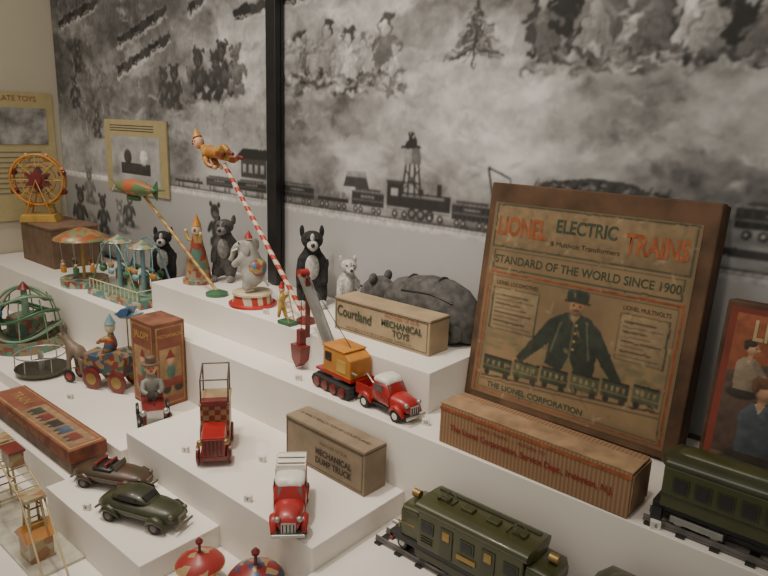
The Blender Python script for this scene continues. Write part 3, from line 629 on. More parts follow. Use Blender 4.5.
def sedan(name,loc,rotz,body,s=1.0,open_=False,trim=silver):
    g=group(name,loc,(0,0,rotz),s)
    loft("body",g,[(-.082,.008,.014,.020),(-.076,.020,.010,.030),(-.055,.029,.009,.039),(-.01,.030,.009,.039),(.03,.029,.009,.040),(.058,.024,.010,.037),(.074,.016,.012,.030),(.080,.006,.016,.024)],body,2.5)
    if open_:
        loft("cockpit_rim",g,[(-.036,.012,.034,.041),(-.03,.022,.034,.043),(.008,.022,.034,.043),(.014,.012,.034,.041)],black,2.5)
        box("seat_front",g,(-.004,0,.044),(.006,.036,.012),dred,bev=.002);box("seat_rear",g,(-.026,0,.044),(.006,.036,.012),dred,bev=.002)
        box("windshield",g,(.016,0,.046),(.002,.034,.011),trim,rot=(0,-.3,0));tube("steering_wheel",g,[(.006,-.01+.006*math.cos(t*pi/4),.048+.006*math.sin(t*pi/4)) for t in range(8)],.0008,black,True)
    else:
        loft("roof",g,[(-.056,.012,.032,.038),(-.044,.022,.034,.049),(-.015,.024,.034,.055),(.006,.023,.034,.053),(.022,.018,.034,.043),(.028,.010,.034,.038)],body,2.5)
        for sy in(-1,1): box("side_glass_%d"%(sy+1),g,(-.012,sy*.0235,.046),(.036,.001,.008),black)
        box("windshield",g,(.0165,0,.0475),(.002,.030,.010),black,rot=(0,-.9,0))
    for sy in(-1,1):
        for x in (-.046,.046): loft("fender_%d_%d"%(sy+1,int(x*100)),g,[(x-.02,.003,.009,.013,sy*.028),(x-.012,.007,.014,.026,sy*.027),(x,.008,.018,.031,sy*.027),(x+.012,.007,.014,.026,sy*.027),(x+.02,.003,.009,.013,sy*.028)],body,2.2,12)
        sph("headlamp_%d"%(sy+1),g,(.070,sy*.018,.029),.0045,trim)
        box("trim_strip_%d"%(sy+1),g,(0,sy*.0305,.026),(.08,.001,.002),trim)
    box("grille",g,(.0785,0,.022),(.003,.018,.010),trim);box("bumper_front",g,(.082,0,.012),(.003,.044,.004),trim,bev=.001);box("bumper_rear",g,(-.082,0,.012),(.003,.044,.004),trim,bev=.001)
    wheels(g,(-.046,.046),(-.029,.029),.011,.011,.007,rubber,trim)
    return g
dull=M("tarnished_trim",(.16,.15,.12),.5,metal=.5)
sedan("toy_convertible_car",(-1.21,.582,zL4),.45,M("maroon_olive_worn_tin",(.085,.035,.024),.4,scale=22,coat=.2,col2=(.045,.042,.022)),1.08,True,dull)
sedan("toy_sedan_car",(-1.055,.560,zL4),.35,M("dark_green_tin",(.04,.046,.022),.38,var=.3,coat=.2),1.15,False,dull)
# chequered tin wagon facing camera
G=group("toy_clockwork_wagon",(-1.06,.732,z3),(0,0,dirc+.04),1.06)
chk=checks("red_tan_checks",(.22,.05,.03),(.34,.22,.12),90)
box("frame",G,(0,0,.018),(.135,.05,.008),dred)
extr("bonnet",G,[(.005,.02),(.062,.02),(.066,.06),(.005,.066)],.044,red,bev=.003)
box("radiator",G,(.066,0,.040),(.004,.036,.034),dred,bev=.001);box("radiator_rim",G,(.065,0,.040),(.003,.042,.042),red,bev=.001)
for k in range(5): box("radiator_bar_%d"%k,G,(.0685,-.014+k*.007,.04),(.001,.0015,.03),black)
extr("wagon_body",G,[(-.072,.022),(.004,.022),(.004,.098),(-.072,.098)],.056,chk,bev=.002)
box("wagon_top",G,(-.034,0,.100),(.08,.060,.004),M("tan_tin",(.3,.21,.12),.4),bev=.001)
box("driver_bench",G,(.002,0,.105),(.02,.05,.012),dred,bev=.002)
dk_=M("dark_wire",(.12,.1,.09),.4,metal=.6)
for sy in(-1,1):
    sph("lamp_%d"%(sy+1),G,(.066,sy*.024,.052),.006,brass)
    tube("canopy_post_%d"%(sy+1),G,[(-.066,sy*.026,.1),(-.066,sy*.026,.160)],.0016,dk_);tube("canopy_post_f_%d"%(sy+1),G,[(.0,sy*.026,.1),(.0,sy*.026,.150)],.0016,dk_)
    tube("canopy_rail_%d"%(sy+1),G,[(-.066,sy*.026,.160),(.0,sy*.026,.150)],.0016,dk_)
tube("canopy_cross_a",G,[(-.066,-.026,.160),(-.066,.026,.160)],.0016,dk_);tube("canopy_cross_b",G,[(0,-.026,.150),(0,.026,.150)],.0016,dk_)
wheels(G,(-.045,.045),(-.030,.030),.019,.019,.006,dred,brass)
# jalopy with driver
J=group("toy_clown_jalopy",(-1.335,.750,z3b),(0,0,dirc+.25),1.25)
extr("car_body",J,[(-.045,.018),(.045,.018),(.048,.045),(.01,.05),(-.002,.044),(-.03,.044),(-.036,.062),(-.047,.062)],.042,dred,bev=.002)
box("radiator",J,(.048,0,.034),(.004,.03,.03),silver,bev=.001);box("running_board_l",J,(0,-.026,.018),(.05,.01,.003),black);box("running_board_r",J,(0,.026,.018),(.05,.01,.003),black)
for sy in(-1,1): sph("lamp_%d"%(sy+1),J,(.046,sy*.02,.046),.006,silver);box("slogan_plate_%d"%(sy+1),J,(.0,sy*.0215,.034),(.05,.001,.012),cream_t)
wheels(J,(-.032,.034),(-.028,.028),.017,.017,.006,black,dred)
skin("driver_figure",J,[(-.018,0,.045),(-.018,0,.065),(-.018,0,.085),(-.018,0,.094),(-.016,0,.105),(-.012,-.015,.083),(.0,-.018,.07),(.012,-.008,.068),(-.012,.015,.083),(.0,.018,.07),(.012,.008,.068)],[(0,1),(1,2),(2,3),(3,4),(2,5),(5,6),(6,7),(2,8),(8,9),(9,10)],[.013,.014,.011,.006,.009,.006,.005,.004,.006,.005,.004],M("grey_coat",(.2,.2,.18),.6))
sph("driver_head",J,(-.015,0,.109),(.011,.010,.012),skinc);sph("driver_nose",J,(-.004,0,.108),.003,red)
for sy in(-1,1): sph("driver_eye_%d"%(sy+1),J,(-.006,sy*.004,.112),.0014,black);sph("driver_ear_%d"%(sy+1),J,(-.016,sy*.010,.109),(.003,.002,.004),skinc)
lathe("driver_hat",J,(-.017,0,.118),[(.017,0),(.017,.002),(.010,.003),(.009,.014),(.004,.017)],M("brown_felt",(.12,.08,.05)))
tube("steering_wheel",J,[(.014,.010*math.cos(t*pi/5),.066+.010*math.sin(t*pi/5)) for t in range(10)],.001,black,True);tube("steering_column",J,[(.014,0,.066),(.024,0,.048)],.001,black)
# clown cart
Q=group("toy_clown_cart",(-1.645,.785,z3b),(0,0,.4),1.15)
lith=litho("litho_cart",[(.22,.04,.03),(.3,.2,.08),(.06,.11,.09),(.26,.19,.13),(.05,.08,.14)],90)
box("cart_bed",Q,(.02,0,.042),(.11,.05,.006),lith,bev=.001)
extr("cart_side",Q,[(-.035,.045),(.075,.045),(.08,.085),(.06,.10),(.0,.08),(-.035,.085)],.05,lith,bev=.002)
wheels(Q,(-.01,.06),(-.03,.03),.026,.026,.005,dred,brass)
wheels(Q,(-.085,),(-.018,.018),.016,.016,.005,black,red,"front_wheel")
tube("shaft",Q,[(-.03,0,.04),(-.09,0,.03)],.002,brass)
dgy=M("donkey_grey",(.2,.15,.11),.5)
skin("donkey",Q,[(-.06,0,.075),(-.085,0,.08),(-.102,0,.10),(-.112,0,.112),(-.128,0,.102),(-.052,.012,.05),(-.05,.012,.022),(-.052,-.012,.05),(-.05,-.012,.022),(-.09,.012,.055),(-.088,.012,.024),(-.09,-.012,.055),(-.088,-.012,.024)],[(0,1),(1,2),(2,3),(3,4),(0,5),(5,6),(0,7),(7,8),(1,9),(9,10),(1,11),(11,12)],[.016,.015,.009,.010,.006,.007,.0045,.007,.0045,.006,.0045,.006,.0045],dgy)
for sy in(-1,1): lathe("donkey_ear_%d"%(sy+1),Q,(-.108,sy*.006,.118),[(.002,0),(.004,.008),(.001,.022)],dgy,seg=10);sph("donkey_eye_%d"%(sy+1),Q,(-.117,sy*.009,.112),.0018,black)
skin("clown_driver",Q,[(.03,0,.08),(.03,0,.10),(.028,0,.122),(.028,0,.130),(.026,0,.14),(.012,-.014,.118),(-.004,-.012,.108),(.012,.014,.118),(-.004,.012,.108),(.01,-.01,.078),(-.01,-.012,.06),(.01,.01,.078),(-.01,.012,.06)],[(0,1),(1,2),(2,3),(3,4),(2,5),(5,6),(2,7),(7,8),(0,9),(9,10),(0,11),(11,12)],[.016,.016,.012,.005,.008,.006,.004,.006,.004,.007,.004,.007,.004],litho("litho_clown_suit",[(.3,.06,.03),(.35,.2,.06),(.06,.12,.2)],120))
sph("clown_head",Q,(.026,0,.147),(.012,.012,.014),cream_t);sph("clown_nose",Q,(.014,0,.146),.003,red);lathe("clown_hat",Q,(.027,0,.156),[(.013,0),(.012,.003),(.001,.024)],lblue)
for sy in(-1,1): sph("clown_eye_%d"%(sy+1),Q,(.0155,sy*.004,.150),.0015,black)
loft("bird_body",Q,[(.02,.002,.176,.180),(.038,.010,.168,.186),(.06,.010,.170,.186),(.08,.006,.178,.188),(.10,.001,.188,.192)],lblue,2,loc=(.012,.012,0));tube("bird_perch",Q,[(.065,.012,.085),(.065,.012,.17)],.0015,brass)
extr("bird_wing",Q,[(.045,.18),(.075,.18),(.085,.2),(.06,.195)],.03,blue,loc=(0,.012,0))
# ---------------------------------------------------------------- carnival toys at left
lc=litho("litho_carnival",[(.08,.21,.20),(.34,.28,.15),(.27,.08,.05),(.14,.26,.18),(.4,.4,.33)],70)
N=group("toy_carnival_ride",(-1.865,1.0,z2),(0,0,.05),1.1)
extr("base",N,[(-.13,0),(.13,0),(.125,.02),(-.125,.02)],.13,lc,bev=.002)
box("base_top",N,(0,0,.0205),(.24,.12,.002),lgreen)
for k in range(13): box("fence_%d"%k,N,(-.12+k*.02,-.06,.035),(.003,.002,.028),cream_t)
tube("fence_rail",N,[(-.12,-.06,.048),(.12,-.06,.048),(.12,.06,.048)],.0015,cream_t)
for k in range(4): box("ticket_booth_%d"%k,N,(-.09+k*.06,.02,.045),(.022,.022,.05),lc,bev=.001);lathe("booth_roof_%d"%k,N,(-.09+k*.06,.02,.07),[(.017,0),(.001,.016)],(lblue,green)[k%2],seg=4,smooth=False)
for e in (-1,1):
    x=e*.06
    cyl("mast_%d"%(e+1),N,(x,0,.09),.006,.14,lblue)
    for k in range(6):
        a_=k*pi/3;px,py=x+.045*math.cos(a_),.045*math.sin(a_)
        tube("arm_%d_%d"%(e+1,k),N,[(x,0,.155),(px,py,.15),(px,py,.085)],.0013,lblue);loft("gondola_%d_%d"%(e+1,k),N,[(px-.014,.002,.078,.084),(px-.006,.006,.07,.088),(px+.006,.006,.07,.088),(px+.014,.002,.078,.084)],(orange,green,lblue)[k%3],2,10,loc=(0,py,0))
    lathe("canopy_%d"%(e+1),N,(x,0,.155),[(.04,0),(.036,.005),(.010,.014),(.002,.02)],lc)
arch=[(x_,0,.02+.15*math.sin(pi*(x_+.12)/.24)) for x_ in [-.12+i*.012 for i in range(21)]]
tube("arch_back",N,[(p[0],.055,p[2]) for p in arch],.003,lblue);tube("arch_front",N,[(p[0],-.055,p[2]) for p in arch],.002,lgreen)
Uo=group("toy_umbrella_carousel",(-2.13,.975,z2))
cyl("base",Uo,(0,0,.012),.075,.024,lc);cyl("mast",Uo,(0,0,.09),.005,.14,yel)
umb=litho("litho_umbrella",[(.32,.1,.04),(.32,.2,.08),(.18,.2,.1)],60)
lathe("umbrella",Uo,(0,0,.16),[(.088,-.006),(.085,0),(.05,.018),(.004,.034)],umb)
for k in range(8):
    a_=k*pi/4;px,py=.06*math.cos(a_),.06*math.sin(a_)
    tube("hanger_%d"%k,Uo,[(px*1.2,py*1.2,.16),(px*1.1,py*1.1,.07)],.001,silver);box("seat_%d"%k,Uo,(px*1.1,py*1.1,.06),(.02,.014,.02),(orange,green,lblue)[k%3],bev=.003);sph("child_%d"%k,Uo,(px*1.1,py*1.1,.077),.006,skinc)
O=group("toy_roller_track",(-2.115,.775,z3b),(0,0,0),.95)
pink=M("tin_track_pink",(.30,.21,.17))
ltb=litho("litho_track_base",[(.08,.16,.12),(.12,.22,.15),(.25,.2,.12),(.22,.08,.05)],60)
lathe("base_drum",O,(0,0,0),[(.112,0),(.112,.04),(.10,.044)],ltb)
lathe("inner_drum",O,(0,0,.044),[(.062,0),(.058,.06),(.05,.064)],ltb)
for k,(zz,R0_) in enumerate([(.06,.105),(.115,.098),(.165,.082)]):
    pts=[(R0_*math.cos(t*2*pi/40),R0_*math.sin(t*2*pi/40),zz+.018*math.sin(t*4*pi/40+k)) for t in range(40)]
    inn=[(p[0]*.74,p[1]*.74,p[2]) for p in pts]
    V_=pts+inn;mesh("track_bed_%d"%k,O,V_,[(i,(i+1)%40,40+(i+1)%40,40+i) for i in range(40)],pink if k!=1 else lgreen)
    tube("track_rail_%d"%k,O,[(p[0],p[1],p[2]+.003) for p in pts],.0045,(lgreen,green,lgreen)[k],True);tube("track_rail_in_%d"%k,O,[(p[0],p[1],p[2]+.003) for p in inn],.0035,green,True)
for k in range(8):
    a_=k*pi/4+.2;tube("support_%d"%k,O,[(.108*math.cos(a_),.108*math.sin(a_),.02),(.1*math.cos(a_),.1*math.sin(a_),.1),(.078*math.cos(a_),.078*math.sin(a_),.17)],.0022,lgreen)
cyl("centre_tower",O,(0,0,.13),.014,.13,lgreen,r2=.009);lathe("tower_roof",O,(0,0,.195),[(.02,0),(.002,.025)],dred)
for k in range(3): box("coaster_car_%d"%k,O,(.092*math.cos(4.2+k*.35),.092*math.sin(4.2+k*.35),.133),(.03,.018,.016),(dred,yel,blue)[k],rot=(0,0,4.2+k*.35+pi/2),bev=.003)
I=group("toy_spinning_platform",(-1.85,.705,z3b))
lathe("dish",I,(0,0,0),[(.05,0),(.065,.006),(.07,.02),(.06,.016),(.01,.012)],M("dark_tin",(.08,.075,.06),.35,metal=.5));cyl("hub",I,(0,0,.035),.008,.06,silver);ring("rail",I,(0,0,.06),.066,.002,silver)
for k in range(6): tube("post_%d"%k,I,[(.067*math.cos(k*1.05),.067*math.sin(k*1.05),.015),(.066*math.cos(k*1.05),.066*math.sin(k*1.05),.06)],.0015,silver)
PB=group("brown_pedestal_box",(-2.54,1.08,z2));box("body",PB,(0,0,.072),(.27,.17,.144),M("brown_wood",(.15,.095,.06),.6,var=.2));box("lid",PB,(0,0,.148),(.28,.18,.008),M("brown_wood2",(.22,.14,.09),.6),bev=.002)
FW=group("toy_ferris_wheel",(-2.60,1.045,z2+.152),(0,0,.85),.95)
extr("base",FW,[(-.07,0),(.07,0),(.06,.03),(-.06,.03)],.09,yel,bev=.002)
for sy in(-1,1):
    ring("rim_%d"%(sy+1),FW,(0,sy*.02,.165),.098,.0045,orange,'y');ring("rim_in_%d"%(sy+1),FW,(0,sy*.02,.165),.06,.002,orange,'y')
    for k in range(8): tube("spoke_%d_%d"%(sy+1,k),FW,[(0,sy*.02,.165),(.098*math.cos(k*pi/4),sy*.02,.165+.098*math.sin(k*pi/4))],.002,yel)
    tube("leg_%d"%(sy+1),FW,[(-.05,sy*.032,.02),(0,sy*.032,.165),(.05,sy*.032,.02)],.004,orange)
for k in range(8):
    px,pz=.098*math.cos(k*pi/4+.39),.165+.098*math.sin(k*pi/4+.39);loft("gondola_%d"%k,FW,[(px-.016,.004,pz-.012,pz-.006),(px-.01,.014,pz-.02,pz),(px+.01,.014,pz-.02,pz),(px+.016,.004,pz-.012,pz-.006)],(dred,orange,yel,dred)[k%4],3,12)
    sph("rider_%d"%k,FW,(px,0,pz+.006),.007,skinc)
cyl("hub",FW,(0,0,.165),.02,.06,dred,(pi/2,0,0));extr("hub_star",FW,[(.05*math.cos(i*pi/6)*(1 if i%2 else .5),.165+.05*math.sin(i*pi/6)*(1 if i%2 else .5)) for i in range(12)],.05,dred)
# ---------------------------------------------------------------- circus row on top tier
st=stripes("barber_stripes",(.42,.05,.03),(.62,.54,.42),14,(.0,.7,0),.5)
def rod(name,par,p,q,r,mat):
    p,q=Vector(p),Vector(q);d=q-p;ob=cyl(name,par,(p+q)/2,r,d.length,mat);ob.rotation_euler=d.to_track_quat('Z','Y').to_euler();return ob
AC=group("toy_pole_acrobat",(-1.10,1.025,z1))
lathe("pole_foot",AC,(0,0,0),[(.024,0),(.024,.008),(.01,.014)],dred)
rod("striped_pole",AC,(0,0,.008),(-.31,0,.355),.006,st)
clown=litho("litho_clown",[(.42,.16,.03),(.42,.19,.04),(.45,.29,.07),(.3,.07,.03)],60)
skin("acrobat_figure",AC,[(-.335,0,.375),(-.36,0,.385),(-.385,0,.388),(-.40,0,.392),(-.42,0,.40),(-.375,-.012,.37),(-.36,-.014,.35),(-.335,-.01,.345),(-.375,.012,.37),(-.36,.014,.35),(-.335,.01,.345),(-.31,-.012,.385),(-.288,-.014,.402),(-.27,-.014,.388),(-.31,.012,.372),(-.29,.014,.365),(-.268,.014,.372)],[(0,1),(1,2),(2,3),(3,4),(2,5),(5,6),(6,7),(2,8),(8,9),(9,10),(0,11),(11,12),(12,13),(0,14),(14,15),(15,16)],[.017,.018,.016,.008,.011,.010,.008,.005,.010,.008,.005,.012,.009,.006,.012,.009,.006],clown)
sph("acrobat_head",AC,(-.418,0,.404),(.015,.014,.017),skinc);sph("acrobat_nose",AC,(-.427,-.012,.402),.004,red);lathe("acrobat_hat",AC,(-.424,0,.418),[(.013,0),(.011,.004),(.001,.024)],orange,(0,-.4,0))
for sy in(-1,1): sph("acrobat_eye_%d"%(sy+1),AC,(-.422+sy*.005,-.0135,.408),.0018,black)
for k,(x,y,z) in enumerate([(-.335,-.01,.345),(-.335,.01,.345)]): sph("acrobat_hand_%d"%k,AC,(x,y,z),.006,skinc)
for k,(x,y,z) in enumerate([(-.266,-.014,.385),(-.262,.014,.374)]): loft("acrobat_shoe_%d"%k,AC,[(x-.012,.004,z-.006,z+.004),(x,.006,z-.006,z+.006),(x+.014,.004,z-.006,z+.002)],dred,2,12,loc=(0,y,0))
ZP=group("toy_airship_ride",(-1.45,1.02,z1))
lathe("foot",ZP,(0,0,0),[(.03,0),(.03,.008),(.010,.016)],green)
rod("yellow_pole",ZP,(0,0,.012),(-.335,-.02,.255),.0045,stripes("yellow_stripes",(.45,.32,.1),(.36,.17,.05),12,(0,.7,0),.7))
ZH=group("airship",(0,-.03,0));ZH.parent=ZP
loft("airship_hull",ZH,[(-.46,.001,.262,.264),(-.44,.012,.250,.275),(-.40,.021,.241,.284),(-.35,.024,.239,.288),(-.30,.020,.243,.284),(-.255,.009,.255,.273),(-.235,.002,.262,.266)],litho("litho_ship",[(.34,.10,.04),(.34,.2,.06),(.1,.16,.07)],30),2)
extr("tail_fin",ZH,[(-.26,.262),(-.225,.292),(-.222,.262),(-.228,.236)],.002,green);box("tail_fin_h",ZH,(-.24,0,.264),(.03,.05,.002),green)
loft("airship_gondola",ZH,[(-.39,.004,.228,.238),(-.38,.009,.225,.240),(-.33,.009,.225,.240),(-.32,.004,.228,.238)],green,3,12)
for k in range(3): tube("propeller_%d"%k,ZH,[(-.462,0,.263),(-.464,.022*math.cos(k*2.1),.263+.022*math.sin(k*2.1))],.002,silver)
CT=group("toy_clown_tower",(-1.61,1.07,z1))
lathe("drum_base",CT,(0,0,0),[(.045,0),(.045,.012),(.038,.014),(.034,.04),(.03,.042)],litho("litho_ferris",[(.3,.08,.05),(.36,.25,.1),(.12,.2,.14),(.3,.26,.18)],70))
lathe("cone_body",CT,(0,0,.04),[(.034,0),(.028,.03),(.018,.075),(.013,.10)],litho("litho_tower",[(.10,.2,.15),(.34,.2,.09),(.28,.06,.04)],45))
sph("clown_head",CT,(0,0,.155),(.015,.015,.018),cream_t);sph("clown_nose",CT,(.008,-.013,.155),.004,red);lathe("clown_hat",CT,(0,0,.168),[(.014,0),(.012,.004),(.001,.034)],orange)
for sy in(-1,1): tube("clown_arm_%d"%(sy+1),CT,[(sy*.012,0,.12),(sy*.03,-.01,.125),(sy*.036,-.012,.145)],.005,yel);sph("clown_hand_%d"%(sy+1),CT,(sy*.037,-.012,.15),.005,cream_t);sph("clown_eye_%d"%(sy+1),CT,(.005+sy*.006,-.0135,.16),.002,black)
EL=group("toy_circus_elephant",(-1.315,1.035,z1))
lathe("drum_foot",EL,(0,0,0),[(.062,0),(.062,.006),(.056,.008)],red)
lathe("drum",EL,(0,0,.008),[(.052,0),(.048,.022)],stripes("drum_stripes",(.42,.05,.03),(.6,.52,.38),12,(pi/2,0,0),.5));lathe("drum_top",EL,(0,0,.030),[(.052,0),(.052,.005)],cream_t)
eg=M("elephant_grey_white",(.34,.33,.30),.6,var=.25,scale=40)
EB=group("elephant_pose",(0,0,-.005),(0,0,.5),1.08);EB.parent=EL
skin("elephant_body",EB,[(.005,0,.075),(.0,0,.10),(-.005,0,.128),(-.012,0,.148),(-.03,0,.150),(-.045,0,.138),(-.050,0,.118),(-.058,0,.108),(.0,.022,.062),(-.012,.024,.042),(.0,-.022,.062),(-.012,-.024,.042),(-.022,.02,.115),(-.04,.024,.10),(-.022,-.02,.115),(-.04,-.024,.10),(.03,0,.07),(.042,0,.052)],[(0,1),(1,2),(2,3),(3,4),(4,5),(5,6),(6,7),(0,8),(8,9),(0,10),(10,11),(2,12),(12,13),(2,14),(14,15),(0,16),(16,17)],[.028,.027,.022,.019,.012,.008,.006,.005,.014,.012,.014,.012,.010,.008,.010,.008,.004,.002],eg)
for sy in(-1,1): sph("elephant_ear_%d"%(sy+1),EB,(-.008,sy*.024,.146),(.016,.004,.019),eg,(0,0,sy*.4));sph("elephant_eye_%d"%(sy+1),EB,(-.027,sy*.0145,.155),.0025,black);tube("elephant_tusk_%d"%(sy+1),EB,[(-.032,sy*.009,.14),(-.046,sy*.011,.134)],.002,whitet)
loft("elephant_blanket",EB,[(-.004,.024,.078,.118),(.006,.029,.074,.122),(.018,.028,.074,.12),(.030,.018,.08,.112)],litho("litho_blanket",[(.3,.06,.04),(.09,.16,.26),(.36,.28,.1)],90),2.2)
lathe("elephant_hat",EB,(-.008,0,.166),[(.010,0),(.009,.003),(.001,.018)],red)
LM=group("toy_ladder_performer",(-1.12,.985,z1),(0,0,0),1.1)
box("foot",LM,(0,0,.004),(.04,.026,.008),green,bev=.001)
for sy in(-1,1): tube("ladder_rail_%d"%(sy+1),LM,[(.012,sy*.008,.006),(-.01,sy*.008,.075)],.0013,yel)
for k in range(6): tube("rung_%d"%k,LM,[(.009-.0035*k,-.008,.018+.01*k),(.009-.0035*k,.008,.018+.01*k)],.001,yel)
skin("performer",LM,[(-.02,0,.04),(-.02,0,.055),(-.02,0,.062),(-.02,0,.068),(-.012,.005,.058),(-.006,.006,.066),(-.012,-.005,.058),(-.006,-.006,.066),(-.018,.005,.025),(-.012,.006,.01),(-.022,-.005,.025),(-.024,-.006,.01)],[(0,1),(1,2),(2,3),(1,4),(4,5),(1,6),(6,7),(0,8),(8,9),(0,10),(10,11)],[.007,.008,.004,.006,.004,.003,.004,.003,.005,.0035,.005,.0035],yel,sub=1)
sph("performer_head",LM,(-.02,0,.073),.007,skinc);lathe("performer_hat",LM,(-.02,0,.078),[(.007,0),(.001,.014)],red)
# ---------------------------------------------------------------- plush animals near the wall
pg=M("plush_black",(.02,.02,.021),.95,var=.5,scale=90,bump=.8);pw=M("plush_white",(.46,.45,.43),.95,var=.3,scale=90,bump=.8);pm=M("plush_grey",(.085,.083,.08),.95,var=.35,scale=55,bump=.8);plg=M("plush_lightgrey",(.24,.235,.225),.95,var=.3,scale=80,bump=.6)
def dog(name,loc,rotz,h,m,mw,me_=None):
    g=group(name,loc,(0,0,rotz),h/.2);me_=me_ or m
    skin("body",g,[(0,0,.045),(-.006,0,.085),(-.012,0,.115),(-.016,0,.138),(-.018,0,.158),(-.03,.022,.03),(-.055,.026,.012),(-.03,-.022,.03),(-.055,-.026,.012),(-.022,.026,.11),(-.034,.031,.08),(-.042,.030,.055),(-.022,-.026,.11),(-.034,-.031,.08),(-.042,-.030,.055)],[(0,1),(1,2),(2,3),(3,4),(0,5),(5,6),(0,7),(7,8),(2,9),(9,10),(10,11),(2,12),(12,13),(13,14)],[.042,.037,.029,.022,.022,.020,.013,.020,.013,.014,.011,.010,.014,.011,.010],m)
    loft("head",g,[(-.052,.010,.156,.172),(-.045,.019,.150,.182),(-.03,.027,.146,.191),(-.012,.028,.146,.191),(.002,.018,.152,.184),(.008,.006,.160,.174)],m,2)
    loft("muzzle",g,[(-.072,.006,.152,.162),(-.066,.011,.147,.168),(-.05,.014,.146,.172),(-.038,.014,.148,.172)],mw,2)
    sph("blaze",g,(-.044,0,.176),(.010,.006,.012),mw);sph("nose",g,(-.072,0,.163),.0055,black)
    for sy in(-1,1):
        loft("ear_%d"%(sy+1),g,[(-.010,.003,.178,.196,sy*.022),(-.006,.006,.172,.203,sy*.025),(.002,.006,.172,.203,sy*.025),(.006,.003,.178,.196,sy*.022)],me_,2,12)
        sph("eye_%d"%(sy+1),g,(-.048,sy*.012,.176),.0032,black);sph("paw_%d"%(sy+1),g,(-.060,sy*.026,.010),(.016,.012,.011),mw)
    sph("chest",g,(-.034,0,.100),(.016,.019,.034),mw)
    return g
fc=dirc+pi
dog("plush_panda",(-1.225,1.160,z1),fc,.205,pg,pw)
dog("plush_bear",(-1.60,1.165,z1),fc-.2,.19,pm,plg)
dog("plush_panda",(-1.93,1.155,z2),fc,.2,pg,pw)
dog("plush_lamb",(-1.10,1.165,z1),fc+.1,.145,pw,pw)
BD=group("plush_lying_bear",(-.845,1.172,z1))
loft("bear_body",BD,[(-.125,.012,.03,.07),(-.115,.030,.012,.098),(-.09,.042,.004,.118),(-.05,.050,.0,.130),(.0,.053,.0,.138),(.05,.053,.0,.136),(.09,.048,.0,.122),(.118,.036,.004,.098),(.134,.018,.014,.07),(.140,.006,.03,.05)],pm,2.2,32)
loft("bear_head",BD,[(-.205,.010,.05,.066),(-.195,.024,.036,.088),(-.175,.034,.028,.106),(-.150,.036,.028,.112),(-.125,.028,.036,.104),(-.11,.015,.05,.09)],pm,2)
loft("bear_muzzle",BD,[(-.222,.007,.046,.06,-.006),(-.214,.013,.04,.068,-.006),(-.195,.016,.038,.072,-.006)],plg,2);sph("bear_nose",BD,(-.222,-.006,.060),.006,black)
for sy in(-1,1):
    sph("bear_ear_%d"%(sy+1),BD,(-.150,sy*.028,.108),(.008,.013,.014),pm);sph("bear_eye_%d"%(sy+1),BD,(-.198,sy*.015-.002,.080),.003,black)
    skin("bear_foreleg_%d"%(sy+1),BD,[(-.09,sy*.03,.05),(-.12,sy*.034,.022),(-.165,sy*.034,.014)],[(0,1),(1,2)],[.022,.016,.013],pm)
    skin("bear_hindleg_%d"%(sy+1),BD,[(.09,sy*.03,.05),(.11,sy*.036,.022),(.06,sy*.038,.014)],[(0,1),(1,2)],[.028,.018,.014],pm)
def arc(x,hw,h,n=15): return [(x,-hw*math.cos(t*pi/(n-1)),.03+(h-.03)*math.sin(t*pi/(n-1))) for t in range(n)]
tube("bear_strap",BD,arc(.035,.055,.1385),.003,black);tube("bear_strap_b",BD,arc(-.05,.052,.1315),.003,black);tube("bear_strap_c",BD,[(-.05,-.043,.102),(0,-.045,.106),(.035,-.045,.108),(.09,-.041,.096)],.0025,black)
# ---------------------------------------------------------------- front-left tin railway and spinning tops
TW=group("tin_cable_railway",(-1.27,.42,zB))
pt=M("pale_yellow_tin",(.42,.34,.18),.45,var=.2)
ptr=litho("litho_pale",[(.36,.29,.16),(.32,.17,.09),(.4,.36,.26)],60)
def lattice(x,y,h,w,tag):
    for k,(dx,dy) in enumerate([(-1,-1),(1,-1),(1,1),(-1,1)]): tube("%s_leg_%d"%(tag,k),TW,[(x+dx*w,y+dy*w,0),(x+dx*w*.6,y+dy*w*.6,h)],.0025,pt)
    for j in range(4):
        z_=h*(j+.5)/4;ww=w*(1-.4*z_/h);tube("%s_brace_%d"%(tag,j),TW,[(x-ww,y-ww,z_),(x+ww,y-ww,z_),(x+ww,y+ww,z_),(x-ww,y+ww,z_)],.0018,dred if j%2 else pt,True)
    box("%s_top"%tag,TW,(x,y,h+.004),(w*2.2,w*2.2,.008),ptr,bev=.001)
lattice(-.18,.03,.15,.02,"far_tower");lattice(.06,.0,.13,.018,"near_tower")
box("house",TW,(.06,0,.03),(.05,.045,.05),ptr,bev=.002);extr("house_roof",TW,[(-.032,.055),(.032,.055),(0,.08)],.055,orange,loc=(.06,0,0))
for sy in(-.02,.02): tube("rail_%d"%int(sy*100),TW,[(-.3,.03+sy,.12),(-.18,.03+sy,.155),(.06,sy,.135),(.2,-.02+sy,.02)],.002,pt)
for k in range(10): t=k/9;tube("sleeper_%d"%k,TW,[(-.18+.24*t,.01-.03*t,.155-.02*t),(-.18+.24*t,.05-.03*t,.155-.02*t)],.0015,pt)
box("cable_car",TW,(-.06,.015,.165),(.045,.028,.03),ptr,bev=.003);box("cable_car_roof",TW,(-.06,.015,.183),(.05,.032,.005),dred)
box("ground_plate",TW,(-.05,.02,.003),(.36,.11,.006),M("grey_green_tin",(.5,.48,.4),.5,var=.2))
